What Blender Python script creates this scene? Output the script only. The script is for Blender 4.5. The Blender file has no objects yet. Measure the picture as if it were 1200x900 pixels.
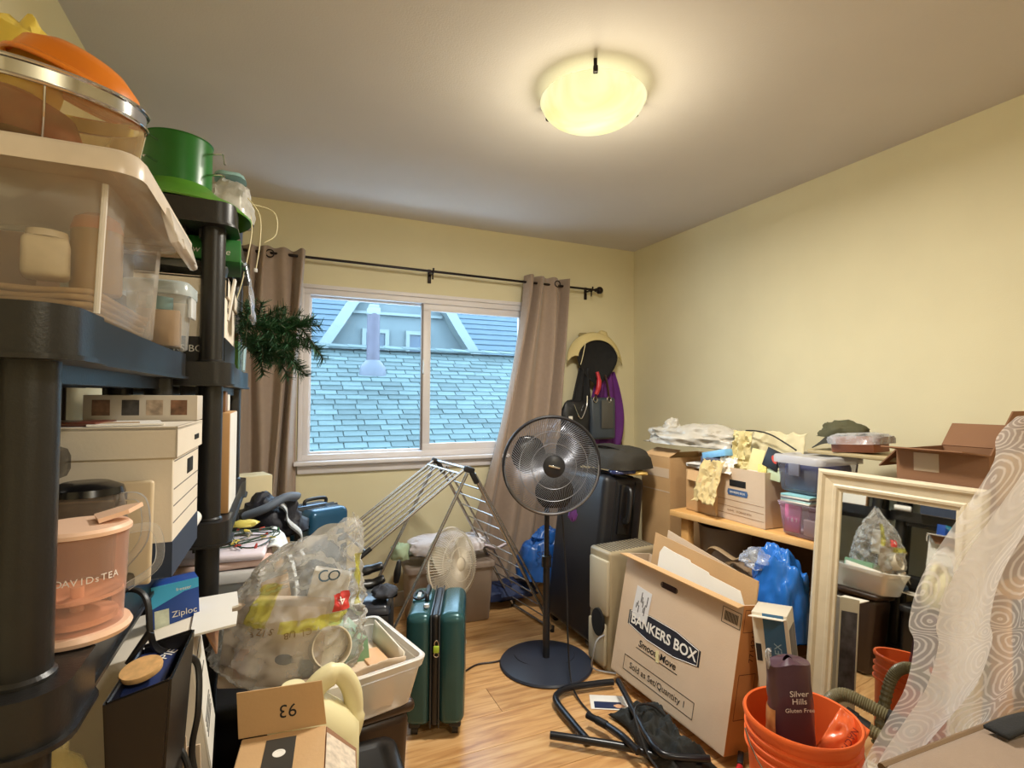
import bpy, bmesh, math, random
from mathutils import Vector, Matrix, Euler, noise

SC = bpy.context.scene
COL = SC.collection
R = math.radians
random.seed(7)

# ------------------------------------------------------------------ camera
cam_d = bpy.data.cameras.new('camera')
cam_d.sensor_width = 36.0
cam_d.lens = 615.0 / 1200.0 * 36.0
cam_d.clip_start = 0.02
cam = bpy.data.objects.new('camera', cam_d)
COL.objects.link(cam)
_yaw, _pit, _rol = R(23.91), R(1.395), R(0.389)
_F = Vector((math.sin(_yaw) * math.cos(_pit), math.cos(_yaw) * math.cos(_pit), math.sin(_pit)))
_Rt = Vector((math.cos(_yaw), -math.sin(_yaw), 0))
_U = _Rt.cross(_F)
_R2 = _Rt * math.cos(_rol) + _U * math.sin(_rol)
_U2 = -_Rt * math.sin(_rol) + _U * math.cos(_rol)
cam.matrix_world = Matrix(((_R2.x, _U2.x, -_F.x, 0), (_R2.y, _U2.y, -_F.y, 0), (_R2.z, _U2.z, -_F.z, 1.31), (0, 0, 0, 1)))
SC.camera = cam

# ------------------------------------------------------------------ world, light, exposure
w = bpy.data.worlds.new('overcast_sky')
SC.world = w
w.use_nodes = True
_bg = w.node_tree.nodes['Background']
_bg.inputs['Color'].default_value = (0.64, 0.80, 1.0, 1)
_bg.inputs['Strength'].default_value = 8.0
SC.view_settings.view_transform = 'Standard'
SC.view_settings.look = 'None'
SC.view_settings.gamma = 1.0
SC.view_settings.use_curve_mapping = False
SC.view_settings.exposure = 0.10
LAMP_W = 36.0

# ------------------------------------------------------------------ room constants
XL, XR, YB, YF, H = -0.60, 2.496, 3.313, -1.0, 2.44


# ------------------------------------------------------------------ helpers
def lin(c):
    out = []
    for v in c:
        v = v / 255.0
        out.append(v / 12.92 if v <= 0.04045 else ((v + 0.055) / 1.055) ** 2.4)
    return tuple(out)


_mats = {}


def mat(name, col, rough=0.6, metal=0.0, var=0.0, scale=8.0, bump=0.0, bscale=60.0, spec=0.5, sheen=0.0,
        stretch=(1, 1, 1), rnd=0.0, trans=0.0, alpha=None):
    """opaque procedural material: base colour with noise variation and fine bump"""
    if name in _mats:
        return _mats[name]
    m = bpy.data.materials.new(name)
    m.use_nodes = True
    nt = m.node_tree
    p = nt.nodes['Principled BSDF']
    c = lin(col)
    p.inputs['Base Color'].default_value = (*c, 1)
    p.inputs['Roughness'].default_value = rough
    p.inputs['Metallic'].default_value = metal
    p.inputs['Specular IOR Level'].default_value = spec
    if sheen:
        p.inputs['Sheen Weight'].default_value = sheen
    tc = nt.nodes.new('ShaderNodeTexCoord')
    mp = nt.nodes.new('ShaderNodeMapping')
    mp.inputs['Scale'].default_value = stretch
    nt.links.new(tc.outputs['Object'], mp.inputs['Vector'])
    if var or rnd:
        n = nt.nodes.new('ShaderNodeTexNoise')
        n.inputs['Scale'].default_value = scale
        n.inputs['Detail'].default_value = 5
        nt.links.new(mp.outputs[0], n.inputs['Vector'])
        r = nt.nodes.new('ShaderNodeMapRange')
        r.inputs['From Min'].default_value = 0.3
        r.inputs['From Max'].default_value = 0.7
        r.inputs['To Min'].default_value = 1 - var
        r.inputs['To Max'].default_value = 1 + var
        nt.links.new(n.outputs['Fac'], r.inputs['Value'])
        hsv = nt.nodes.new('ShaderNodeHueSaturation')
        hsv.inputs['Color'].default_value = (*c, 1)
        val = r.outputs[0]
        if rnd:
            oi = nt.nodes.new('ShaderNodeObjectInfo')
            r2 = nt.nodes.new('ShaderNodeMapRange')
            r2.inputs['To Min'].default_value = 1 - rnd
            r2.inputs['To Max'].default_value = 1 + rnd
            nt.links.new(oi.outputs['Random'], r2.inputs['Value'])
            mu = nt.nodes.new('ShaderNodeMath')
            mu.operation = 'MULTIPLY'
            nt.links.new(val, mu.inputs[0])
            nt.links.new(r2.outputs[0], mu.inputs[1])
            val = mu.outputs[0]
        nt.links.new(val, hsv.inputs['Value'])
        nt.links.new(hsv.outputs[0], p.inputs['Base Color'])
    if bump:
        n2 = nt.nodes.new('ShaderNodeTexNoise')
        n2.inputs['Scale'].default_value = bscale
        n2.inputs['Detail'].default_value = 4
        nt.links.new(mp.outputs[0], n2.inputs['Vector'])
        b = nt.nodes.new('ShaderNodeBump')
        b.inputs['Strength'].default_value = bump
        b.inputs['Distance'].default_value = 0.01
        nt.links.new(n2.outputs['Fac'], b.inputs['Height'])
        nt.links.new(b.outputs[0], p.inputs['Normal'])
    _mats[name] = m
    return m


def clear(name, col, opac=0.2, rough=0.15, tint=(255, 255, 255), fres=0.6, cloud=0.0, cscale=15.0):
    """clear or milky plastic, film and glass: transparent mixed with a glossy body"""
    if name in _mats:
        return _mats[name]
    m = bpy.data.materials.new(name)
    m.use_nodes = True
    nt = m.node_tree
    p = nt.nodes['Principled BSDF']
    p.inputs['Base Color'].default_value = (*lin(col), 1)
    p.inputs['Roughness'].default_value = rough
    t = nt.nodes.new('ShaderNodeBsdfTransparent')
    t.inputs['Color'].default_value = (*lin(tint), 1)
    mix = nt.nodes.new('ShaderNodeMixShader')
    fr = nt.nodes.new('ShaderNodeLayerWeight')
    fr.inputs['Blend'].default_value = 0.25
    mu = nt.nodes.new('ShaderNodeMath')
    mu.operation = 'MULTIPLY_ADD'
    mu.use_clamp = True
    nt.links.new(fr.outputs['Fresnel'], mu.inputs[0])
    mu.inputs[1].default_value = fres
    mu.inputs[2].default_value = opac
    fac = mu.outputs[0]
    if cloud:
        tc = nt.nodes.new('ShaderNodeTexCoord')
        n = nt.nodes.new('ShaderNodeTexNoise')
        n.inputs['Scale'].default_value = cscale
        n.inputs['Detail'].default_value = 4
        nt.links.new(tc.outputs['Object'], n.inputs['Vector'])
        r = nt.nodes.new('ShaderNodeMapRange')
        r.inputs['From Min'].default_value = 0.35
        r.inputs['From Max'].default_value = 0.7
        r.inputs['To Min'].default_value = 0
        r.inputs['To Max'].default_value = cloud
        nt.links.new(n.outputs['Fac'], r.inputs['Value'])
        ad = nt.nodes.new('ShaderNodeMath')
        ad.use_clamp = True
        nt.links.new(fac, ad.inputs[0])
        nt.links.new(r.outputs[0], ad.inputs[1])
        fac = ad.outputs[0]
    nt.links.new(fac, mix.inputs['Fac'])
    nt.links.new(t.outputs[0], mix.inputs[1])
    nt.links.new(p.outputs[0], mix.inputs[2])
    nt.links.new(mix.outputs[0], nt.nodes['Material Output'].inputs['Surface'])
    _mats[name] = m
    return m


def TRS(loc=(0, 0, 0), rot=(0, 0, 0), sc=(1, 1, 1)):
    """translate * Rz * Rx * Ry * scale, degrees"""
    return (Matrix.Translation(Vector(loc)) @ Matrix.Rotation(R(rot[2]), 4, 'Z') @ Matrix.Rotation(R(rot[0]), 4, 'X')
            @ Matrix.Rotation(R(rot[1]), 4, 'Y') @ Matrix.Diagonal((*sc, 1)))


def catmull(pts, n=6, closed=False):
    pts = [Vector(p) for p in pts]
    out = []
    N = len(pts)
    rng = N if closed else N - 1
    for i in range(rng):
        if closed:
            p0, p1, p2, p3 = pts[(i - 1) % N], pts[i], pts[(i + 1) % N], pts[(i + 2) % N]
        else:
            p0, p1, p2, p3 = pts[max(i - 1, 0)], pts[i], pts[i + 1], pts[min(i + 2, N - 1)]
        for k in range(n):
            t = k / n
            out.append(0.5 * ((2 * p1) + (p2 - p0) * t + (2 * p0 - 5 * p1 + 4 * p2 - p3) * t * t + (3 * p1 - p0 - 3 * p2 + p3) * t ** 3))
    if not closed:
        out.append(pts[-1])
    return out


class B:
    """collects shapes into one bmesh, then makes one mesh object"""

    def __init__(s):
        s.bm = bmesh.new()

    def _mark(s):
        s.bm.verts.ensure_lookup_table()
        return len(s.bm.verts)

    def _xf(s, n0, M):
        if M is not None:
            s.bm.verts.ensure_lookup_table()
            for v in s.bm.verts[n0:]:
                v.co = M @ v.co

    def box(s, c, d, rot=(0, 0, 0), bev=0.0, seg=2, taper=(1, 1), M=None):
        """box centred at c with size d; taper scales the top"""
        t = bmesh.new()
        bmesh.ops.create_cube(t, size=1.0)
        for v in t.verts:
            if v.co.z > 0:
                v.co.x *= taper[0]
                v.co.y *= taper[1]
            v.co = Vector((v.co.x * d[0], v.co.y * d[1], v.co.z * d[2]))
        if bev:
            bmesh.ops.bevel(t, geom=list(t.edges), offset=min(bev, min(d) * 0.49), segments=seg, profile=0.5, affect='EDGES')
        X = TRS(c, rot)
        if M is not None:
            X = M @ X
        s._join(t, X)
        return s

    def _join(s, t, X):
        idx = {}
        for v in t.verts:
            idx[v.index] = s.bm.verts.new(X @ v.co)
        t.verts.index_update()
        vs = [idx[k] for k in sorted(idx)]
        for f in t.faces:
            try:
                s.bm.faces.new([vs[v.index] for v in f.verts])
            except ValueError:
                pass
        t.free()

    def poly(s, pts):
        s.bm.faces.new([s.bm.verts.new(Vector(p)) for p in pts])
        return s

    def prism(s, poly, z0, z1, M=None):
        """extrude a 2D polygon (x, y) from z0 to z1"""
        a = [Vector((p[0], p[1], z0)) for p in poly]
        b = [Vector((p[0], p[1], z1)) for p in poly]
        if M is not None:
            a = [M @ v for v in a]
            b = [M @ v for v in b]
        a = [s.bm.verts.new(v) for v in a]
        b = [s.bm.verts.new(v) for v in b]
        s.bm.faces.new(a[::-1])
        s.bm.faces.new(b)
        n = len(a)
        for i in range(n):
            s.bm.faces.new([a[i], a[(i + 1) % n], b[(i + 1) % n], b[i]])
        return s

    def tube(s, path, r, seg=8, closed=False, caps=True, flat=1.0):
        path = [Vector(p) for p in path]
        n = len(path)
        rr = r if isinstance(r, (list, tuple)) else [r] * n
        rings = []
        prev = None
        for i, p in enumerate(path):
            if closed:
                d = path[(i + 1) % n] - path[(i - 1) % n]
            else:
                d = path[min(i + 1, n - 1)] - path[max(i - 1, 0)]
            if d.length < 1e-9:
                d = Vector((0, 0, 1))
            d.normalize()
            if prev is None:
                u = d.cross(Vector((0, 0, 1)))
                if u.length < 1e-3:
                    u = d.cross(Vector((1, 0, 0)))
            else:
                u = prev - d * prev.dot(d)
                if u.length < 1e-6:
                    u = d.cross(Vector((0, 0, 1)))
            u.normalize()
            prev = u
            v = d.cross(u)
            rings.append([s.bm.verts.new(p + (u * math.cos(2 * math.pi * k / seg) + v * math.sin(2 * math.pi * k / seg) * flat) * rr[i]) for k in range(seg)])
        m = n if closed else n - 1
        for i in range(m):
            a, b = rings[i], rings[(i + 1) % n]
            for k in range(seg):
                s.bm.faces.new([a[k], a[(k + 1) % seg], b[(k + 1) % seg], b[k]])
        if caps and not closed:
            s.bm.faces.new(rings[0][::-1])
            s.bm.faces.new(rings[-1])
        return s

    def cyl(s, p0, p1, r0, r1=None, seg=16):
        return s.tube([p0, p1], [r0, r0 if r1 is None else r1], seg)

    def lathe(s, prof, seg=32, M=None, a0=0.0, a1=360.0):
        full = abs(a1 - a0) >= 359.9
        n = seg if full else seg + 1
        rings = []
        for (r, z) in prof:
            if r < 1e-6:
                v = Vector((0, 0, z))
                rings.append([s.bm.verts.new(M @ v if M is not None else v)])
            else:
                ring = []
                for k in range(n):
                    a = R(a0 + (a1 - a0) * k / seg)
                    v = Vector((r * math.cos(a), r * math.sin(a), z))
                    ring.append(s.bm.verts.new(M @ v if M is not None else v))
                rings.append(ring)
        for i in range(len(rings) - 1):
            a, b = rings[i], rings[i + 1]
            for k in range(seg):
                k2 = (k + 1) % n
                if len(a) == 1 and len(b) == 1:
                    continue
                if len(a) == 1:
                    s.bm.faces.new([a[0], b[k2], b[k]])
                elif len(b) == 1:
                    s.bm.faces.new([a[k], a[k2], b[0]])
                else:
                    s.bm.faces.new([a[k], a[k2], b[k2], b[k]])
        return s

    def grid(s, fn, nu, nv, wrap=False):
        """surface fn(u, v) with u, v in 0..1"""
        vs = []
        mu = nu if wrap else nu + 1
        for j in range(nv + 1):
            vs.append([s.bm.verts.new(Vector(fn(i / nu, j / nv))) for i in range(mu)])
        for j in range(nv):
            for i in range(nu):
                i2 = (i + 1) % mu
                s.bm.faces.new([vs[j][i], vs[j][i2], vs[j + 1][i2], vs[j + 1][i]])
        return s

    def blob(s, c, r, nu=28, nv=16, amp=0.12, fr=2.0, seed=0, sq=1.0, rot=(0, 0, 0), ridge=True, flat=None, fn=None):
        """crumpled closed bag/cloth lump: superellipsoid with ridged noise; flat = lowest local z"""
        off = Vector((seed * 3.17, seed * 1.91, seed * 0.77))
        M = TRS(c, rot)

        def sp(x):
            return math.copysign(abs(x) ** sq, x)
        top = None
        rows = []
        for j in range(nv + 1):
            ph = math.pi * (j / nv) - math.pi / 2
            ring = []
            for i in range(nu):
                th = 2 * math.pi * i / nu
                d = Vector((sp(math.cos(ph)) * sp(math.cos(th)), sp(math.cos(ph)) * sp(math.sin(th)), sp(math.sin(ph))))
                q = Vector((math.cos(ph) * math.cos(th), math.cos(ph) * math.sin(th), math.sin(ph))) * fr + off
                n1 = noise.noise(q)
                n2 = 1 - 2 * abs(noise.noise(q * 2.1)) if ridge else noise.noise(q * 2.1)
                n3 = 1 - 2 * abs(noise.noise(q * 4.3)) if ridge else noise.noise(q * 4.3)
                k = 1 + amp * (1.2 * n1 + 0.7 * (n2 - 0.5) + 0.35 * (n3 - 0.5))
                p = Vector((d.x * r[0] * k, d.y * r[1] * k, d.z * r[2] * k))
                if fn:
                    p = Vector(fn(p))
                if flat is not None and p.z < flat:
                    p.z = flat
                ring.append(p)
                if j in (0, nv):
                    break
            rows.append([s.bm.verts.new(M @ p) for p in ring])
        for j in range(nv):
            a, b = rows[j], rows[j + 1]
            for i in range(nu):
                i2 = (i + 1) % nu
                if len(a) == 1:
                    s.bm.faces.new([a[0], b[i2], b[i]])
                elif len(b) == 1:
                    s.bm.faces.new([a[i], a[i2], b[0]])
                else:
                    s.bm.faces.new([a[i], a[i2], b[i2], b[i]])
        return s

    def make(s, name, m, parent=None, smooth=40, loc=None, rot=None, solid=0.0, sub=0, M=None):
        me = bpy.data.meshes.new(name)
        if M is not None:
            s._xf(0, M)
        bmesh.ops.recalc_face_normals(s.bm, faces=s.bm.faces)
        s.bm.to_mesh(me)
        s.bm.free()
        if smooth:
            for p in me.polygons:
                p.use_smooth = True
            me.set_sharp_from_angle(angle=R(smooth))
        me.materials.append(m)
        o = bpy.data.objects.new(name, me)
        COL.objects.link(o)
        if parent is not None:
            o.parent = parent
        if loc is not None:
            o.location = loc
        if rot is not None:
            o.matrix_local = TRS(loc or (0, 0, 0), rot)
        if solid:
            md = o.modifiers.new('thickness', 'SOLIDIFY')
            md.thickness = solid
            md.offset = 0
        if sub:
            md = o.modifiers.new('smooth', 'SUBSURF')
            md.levels = sub
            md.render_levels = sub
        return o


def tag(o, label=None, cat=None, group=None, kind=None):
    if label:
        o['label'] = label
    if cat:
        o['category'] = cat
    if group:
        o['group'] = group
    if kind:
        o['kind'] = kind
    return o


def thing(name, label, cat, loc=(0, 0, 0), rot=(0, 0, 0), group=None):
    o = bpy.data.objects.new(name, None)
    o.empty_display_size = 0.05
    COL.objects.link(o)
    o.matrix_world = TRS(loc, rot)
    return tag(o, label, cat, group)


def text(name, st, size, m, parent, M, align='CENTER', ext=0.0002, sx=1.0, shear=0.0, off=0.0):
    """flat lettering in the local xy plane of M"""
    cu = bpy.data.curves.new(name, 'FONT')
    cu.body = st
    cu.size = size
    cu.align_x = align
    cu.align_y = 'CENTER'
    cu.extrude = ext
    cu.shear = shear
    cu.offset = off
    cu.resolution_u = 3
    o = bpy.data.objects.new(name, cu)
    COL.objects.link(o)
    dg = bpy.context.evaluated_depsgraph_get()
    me = bpy.data.meshes.new_from_object(o.evaluated_get(dg))
    bpy.data.objects.remove(o)
    me.transform(M @ Matrix.Diagonal((sx, 1, 1, 1)))
    me.materials.clear()
    me.materials.append(m)
    me.name = name
    o = bpy.data.objects.new(name, me)
    COL.objects.link(o)
    o.parent = parent
    return o


def face_M(c, x, y):
    """matrix whose local x and y axes lie along x and y, origin c"""
    x = Vector(x).normalized()
    z = x.cross(Vector(y)).normalized()
    y = z.cross(x)
    return Matrix(((x.x, y.x, z.x, c[0]), (x.y, y.y, z.y, c[1]), (x.z, y.z, z.z, c[2]), (0, 0, 0, 1)))


def copy_thing(o, loc=None, rot=None, parent=None, label=None):
    c = o.copy()
    COL.objects.link(c)
    if parent is not None:
        c.parent = parent
    if loc is not None:
        c.matrix_world = TRS(loc, rot or (0, 0, 0))
    if label:
        c['label'] = label
    for ch in list(o.children):
        copy_thing(ch, parent=c)
    return c


# ------------------------------------------------------------------ common materials
M_wall = mat('wall_paint', (220, 210, 174), 0.75, var=0.03, scale=3, bump=0.06, bscale=180)
M_ceil = mat('ceiling_paint', (210, 204, 200), 0.85, var=0.03, scale=2, bump=0.08, bscale=150)
M_white = mat('white_plastic', (226, 224, 220), 0.4, var=0.03)
M_vinyl = mat('window_vinyl', (222, 216, 216), 0.45, var=0.03)
M_black = mat('black_plastic', (27, 27, 29), 0.42, var=0.15, scale=20, bump=0.05, bscale=300)
M_shelf = mat('shelf_black_plastic', (31, 30, 30), 0.36, var=0.12, scale=30, bump=0.06, bscale=250)
M_blackcloth = mat('black_cloth', (24, 24, 26), 0.85, var=0.2, scale=20, bump=0.2, bscale=200)
M_metal = mat('brushed_aluminium', (190, 190, 192), 0.28, metal=0.9, var=0.05)
M_chrome = mat('chrome', (215, 215, 218), 0.12, metal=1.0)
M_dark = mat('dark_void', (12, 11, 10), 0.9)
M_ink = mat('black_ink', (26, 24, 26), 0.7)
M_kraft = mat('kraft_cardboard', (196, 158, 112), 0.8, var=0.06, scale=6, bump=0.06, bscale=120)
M_kraft2 = mat('pale_kraft_cardboard', (206, 183, 157), 0.8, var=0.05, scale=6, bump=0.06, bscale=120)
M_brownbox = mat('brown_cardboard', (140, 100, 70), 0.8, var=0.07, scale=6, bump=0.06, bscale=120)
M_whitebox = mat('white_cardboard', (228, 218, 202), 0.75, var=0.04, scale=6, bump=0.05, bscale=120)
M_paper = mat('white_paper', (232, 228, 220), 0.7, var=0.03)
M_milky = clear('milky_plastic', (222, 220, 216), 0.34, 0.25, cloud=0.12)
M_clearp = clear('clear_plastic', (226, 228, 230), 0.10, 0.12, fres=0.9)
M_film = clear('clear_film', (235, 238, 242), 0.12, 0.12, fres=0.9, cloud=0.25, cscale=22)
M_brownmetal = mat('dark_bronze', (38, 30, 28), 0.35, metal=0.6)
# ================================================================== the room
def wood_mat():
    m = bpy.data.materials.new('laminate_wood')
    m.use_nodes = True
    nt = m.node_tree
    p = nt.nodes['Principled BSDF']
    tc = nt.nodes.new('ShaderNodeTexCoord')
    oi = nt.nodes.new('ShaderNodeObjectInfo')
    ad = nt.nodes.new('ShaderNodeVectorMath')
    ad.operation = 'MULTIPLY_ADD'
    cmb = nt.nodes.new('ShaderNodeCombineXYZ')
    for k in range(3):
        nt.links.new(oi.outputs['Random'], cmb.inputs[k])
    ad.inputs[1].default_value = (37, 17, 5)
    nt.links.new(cmb.outputs[0], ad.inputs[0])
    nt.links.new(tc.outputs['Object'], ad.inputs[2])
    mp = nt.nodes.new('ShaderNodeMapping')
    mp.inputs['Scale'].default_value = (1.3, 14, 1)
    nt.links.new(ad.outputs[0], mp.inputs['Vector'])
    n = nt.nodes.new('ShaderNodeTexNoise')
    n.inputs['Scale'].default_value = 3.0
    n.inputs['Detail'].default_value = 7
    n.inputs['Distortion'].default_value = 0.8
    nt.links.new(mp.outputs[0], n.inputs['Vector'])
    cr = nt.nodes.new('ShaderNodeValToRGB')
    cr.color_ramp.elements[0].position = 0.3
    cr.color_ramp.elements[0].color = (*lin((172, 122, 74)), 1)
    cr.color_ramp.elements[1].position = 0.72
    cr.color_ramp.elements[1].color = (*lin((222, 180, 126)), 1)
    e = cr.color_ramp.elements.new(0.5)
    e.color = (*lin((204, 156, 102)), 1)
    nt.links.new(n.outputs['Fac'], cr.inputs[0])
    hsv = nt.nodes.new('ShaderNodeHueSaturation')
    mr = nt.nodes.new('ShaderNodeMapRange')
    mr.inputs['To Min'].default_value = 0.9
    mr.inputs['To Max'].default_value = 1.1
    nt.links.new(oi.outputs['Random'], mr.inputs['Value'])
    nt.links.new(mr.outputs[0], hsv.inputs['Value'])
    nt.links.new(cr.outputs[0], hsv.inputs['Color'])
    nt.links.new(hsv.outputs[0], p.inputs['Base Color'])
    p.inputs['Roughness'].default_value = 0.3
    b = nt.nodes.new('ShaderNodeBump')
    b.inputs['Strength'].default_value = 0.06
    b.inputs['Distance'].default_value = 0.004
    nt.links.new(n.outputs['Fac'], b.inputs['Height'])
    nt.links.new(b.outputs[0], p.inputs['Normal'])
    return m


def struct(name, b, m, label, parent=None, smooth=0):
    o = b.make(name, m, parent, smooth)
    return tag(o, label, None, None, 'structure')


fl = struct('floor', B().box(((XL + XR) / 2, (YB + YF) / 2, -0.04), (XR - XL + 0.3, YB - YF + 0.3, 0.06)), mat('subfloor', (70, 48, 30), 0.9),
            'honey oak laminate floor of the cluttered room')
Mw = wood_mat()
PW, PL = 0.19, 1.21
_full = None
row = 0
y = YF
random.seed(3)
while y < YB - 0.01:
    pw = min(PW, YB - y)
    x = XL - random.choice([0.0, 0.35, 0.7, 0.95])
    while x < XR - 0.02:
        x0, x1 = max(x, XL), min(x + PL, XR)
        if x1 - x0 > 0.03:
            if _full is not None and abs(x1 - x0 - PL) < 1e-4 and pw == PW:
                o = _full.copy()
                COL.objects.link(o)
            else:
                o = B().box((0, 0, 0), (x1 - x0 - 0.0016, pw - 0.0016, 0.01), bev=0.0008, seg=1).make('plank', Mw, fl, 0)
                if abs(x1 - x0 - PL) < 1e-4 and pw == PW:
                    _full = o
            o.parent = fl
            o.location = ((x0 + x1) / 2, y + pw / 2, -0.005)
        x += PL
    y += PW
struct('ceiling', B().box(((XL + XR) / 2, (YB + YF) / 2, H + 0.05), (XR - XL + 0.3, YB - YF + 0.3, 0.1)), M_ceil, 'smooth off white ceiling')
struct('wall_left', B().box((XL - 0.06, (YB + YF) / 2, H / 2), (0.12, YB - YF, H)), M_wall, 'pale yellow wall behind the shelving')
struct('wall_right', B().box((XR + 0.06, (YB + YF) / 2, H / 2), (0.12, YB - YF, H)), M_wall, 'pale yellow wall above the desk')
struct('wall_front', B().box(((XL + XR) / 2, YF - 0.06, H / 2), (XR - XL + 0.24, 0.12, H)), M_wall, 'pale yellow wall opposite the window')
WX0, WX1, WZ0, WZ1 = 0.125, 1.605, 0.925, 1.945
wb = B()
T = 0.15
yc = YB + T / 2
wb.box(((XL - 0.12 + WX0) / 2, yc, H / 2), (WX0 - XL + 0.12, T, H))
wb.box(((XR + 0.12 + WX1) / 2, yc, H / 2), (XR + 0.12 - WX1, T, H))
wb.box(((WX0 + WX1) / 2, yc, WZ0 / 2), (WX1 - WX0, T, WZ0))
wb.box(((WX0 + WX1) / 2, yc, (WZ1 + H) / 2), (WX1 - WX0, T, H - WZ1))
struct('wall_back', wb, M_wall, 'pale yellow wall with the sliding window')
struct('baseboard_back', B().box(((XL + XR) / 2, YB - 0.007, 0.045), (XR - XL, 0.014, 0.09), bev=0.004), M_white, 'white baseboard under the window')
struct('baseboard_right', B().box((XR - 0.007, (YB + YF) / 2, 0.045), (0.014, YB - YF, 0.09), bev=0.004), M_white, 'white baseboard along the desk wall')

# window: fixed left light, sliding right sash, sill and apron
wn = thing('window_1', 'white vinyl sliding window with two panes facing the neighbouring roof', 'window')
wn['kind'] = 'structure'


def frame_rect(b, x0, x1, z0, z1, y, wd, th, bev=0.003):
    b.box(((x0 + x1) / 2, y, z1 - wd / 2), (x1 - x0, th, wd), bev=bev)
    b.box(((x0 + x1) / 2, y, z0 + wd / 2), (x1 - x0, th, wd), bev=bev)
    b.box((x0 + wd / 2, y, (z0 + z1) / 2), (wd, th, z1 - z0 - 2 * wd), bev=bev)
    b.box((x1 - wd / 2, y, (z0 + z1) / 2), (wd, th, z1 - z0 - 2 * wd), bev=bev)


b = B()
frame_rect(b, WX0, WX1, WZ0, WZ1, YB + 0.035, 0.035, 0.07)
b.make('frame', M_vinyl, wn)
b = B()
frame_rect(b, WX0 + 0.035, 0.885, WZ0 + 0.035, WZ1 - 0.035, YB + 0.062, 0.012, 0.03)
b.make('fixed_sash', M_vinyl, wn)
b = B()
frame_rect(b, 0.845, WX1 - 0.03, WZ0 + 0.03, WZ1 - 0.03, YB + 0.030, 0.05, 0.032)
sash = b.make('sliding_sash', M_vinyl, wn)
b = B()
b.box((0.838, YB + 0.02, 1.44), (0.014, 0.02, 0.95), bev=0.003)
b.make('meeting_rail', mat('rail_grey', (120, 112, 108), 0.4), wn)
b = B().box((0.848, YB + 0.008, 1.50), (0.012, 0.02, 0.09), bev=0.004).box((0.848, YB + 0.0, 1.52), (0.008, 0.018, 0.02), bev=0.003)
b.make('latch', M_white, wn)
M_pane = clear('window_glass', (255, 255, 255), 0.0, 0.02, tint=(244, 252, 255), fres=0.35)
B().box((0.505, YB + 0.065, 1.435), (0.70, 0.004, 0.94)).make('pane', M_pane, wn, 0)
B().box((1.215, YB + 0.03, 1.435), (0.64, 0.004, 0.90)).make('pane', M_pane, wn, 0)
# casing: thin reveal around opening and stepped sill
b = B()
b.box(((WX0 + WX1) / 2, YB - 0.018, WZ0 - 0.012), (WX1 - WX0 + 0.09, 0.075, 0.024), bev=0.006)
b.make('sill', M_vinyl, wn)
b = B()
b.box(((WX0 + WX1) / 2, YB - 0.010, WZ0 - 0.05), (WX1 - WX0 + 0.05, 0.022, 0.05), bev=0.007)
b.make('sill_apron', M_vinyl, wn)
b = B()
for z in (WZ1 + 0.012,):
    b.box(((WX0 + WX1) / 2, YB - 0.004, z), (WX1 - WX0 + 0.05, 0.012, 0.024), bev=0.003)
b.box((WX0 - 0.012, YB - 0.004, (WZ0 + WZ1) / 2), (0.024, 0.012, WZ1 - WZ0), bev=0.003)
b.box((WX1 + 0.012, YB - 0.004, (WZ0 + WZ1) / 2), (0.024, 0.012, WZ1 - WZ0), bev=0.003)
b.make('casing', M_vinyl, wn)

# ================================================================== neighbouring house seen through the window
hs = thing('neighbour_house', 'pale blue neighbouring house with shingled roof, curved gable and metal vent pipe', 'house', (0, 0, 0))
M_sh = mat('roof_shingle', (74, 90, 90), 0.9, var=0.12, scale=6, bump=0.3, bscale=40, rnd=0.22)
M_siding = mat('stucco_blue', (96, 108, 110), 0.9, var=0.05, bump=0.2, bscale=60)
M_trim = mat('house_trim', (112, 124, 124), 0.7, var=0.03)
M_hgl = mat('house_window_glass', (52, 72, 88), 0.12, var=0.05)
RY0, RZ0, RY1, RZ1 = 5.6, 0.20, 8.2, 2.02
sl = math.atan2(RZ1 - RZ0, RY1 - RY0)
SLEN = math.hypot(RZ1 - RZ0, RY1 - RY0)
B().box((2.2, (RY0 + RY1) / 2, (RZ0 + RZ1) / 2 - 0.03), (9.0, SLEN, 0.04), rot=(math.degrees(sl), 0, 0)).make('roof_deck', M_sh, hs, 0)
B().box((2.2, (RY0 + RY1) / 2 + 1.2, -1.0), (9.0, RY1 - RY0 + 2.2, 2.3)).make('house_wall', M_siding, hs, 0)
EXPO, TW = 0.108, 0.27
nrow = int(SLEN / EXPO)
tabm = None
tabs = []
random.seed(11)
for r_ in range(nrow):
    s0 = r_ * EXPO
    yy = RY0 + (s0 + EXPO * 0.5) * math.cos(sl)
    zz = RZ0 + (s0 + EXPO * 0.5) * math.sin(sl)
    x = -2.0 + (r_ % 2) * TW / 2 + random.uniform(-0.08, 0.08)
    while x < 6.4:
        tabs.append((x + TW / 2, yy, zz, random.random(), r_))
        x += TW


def in_view(t):
    k = (YB + 0.05) / t[1]
    return 0.02 < t[0] * k < 1.72 and 0.86 < 1.31 + (t[2] - 1.31) * k < 2.0


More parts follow.
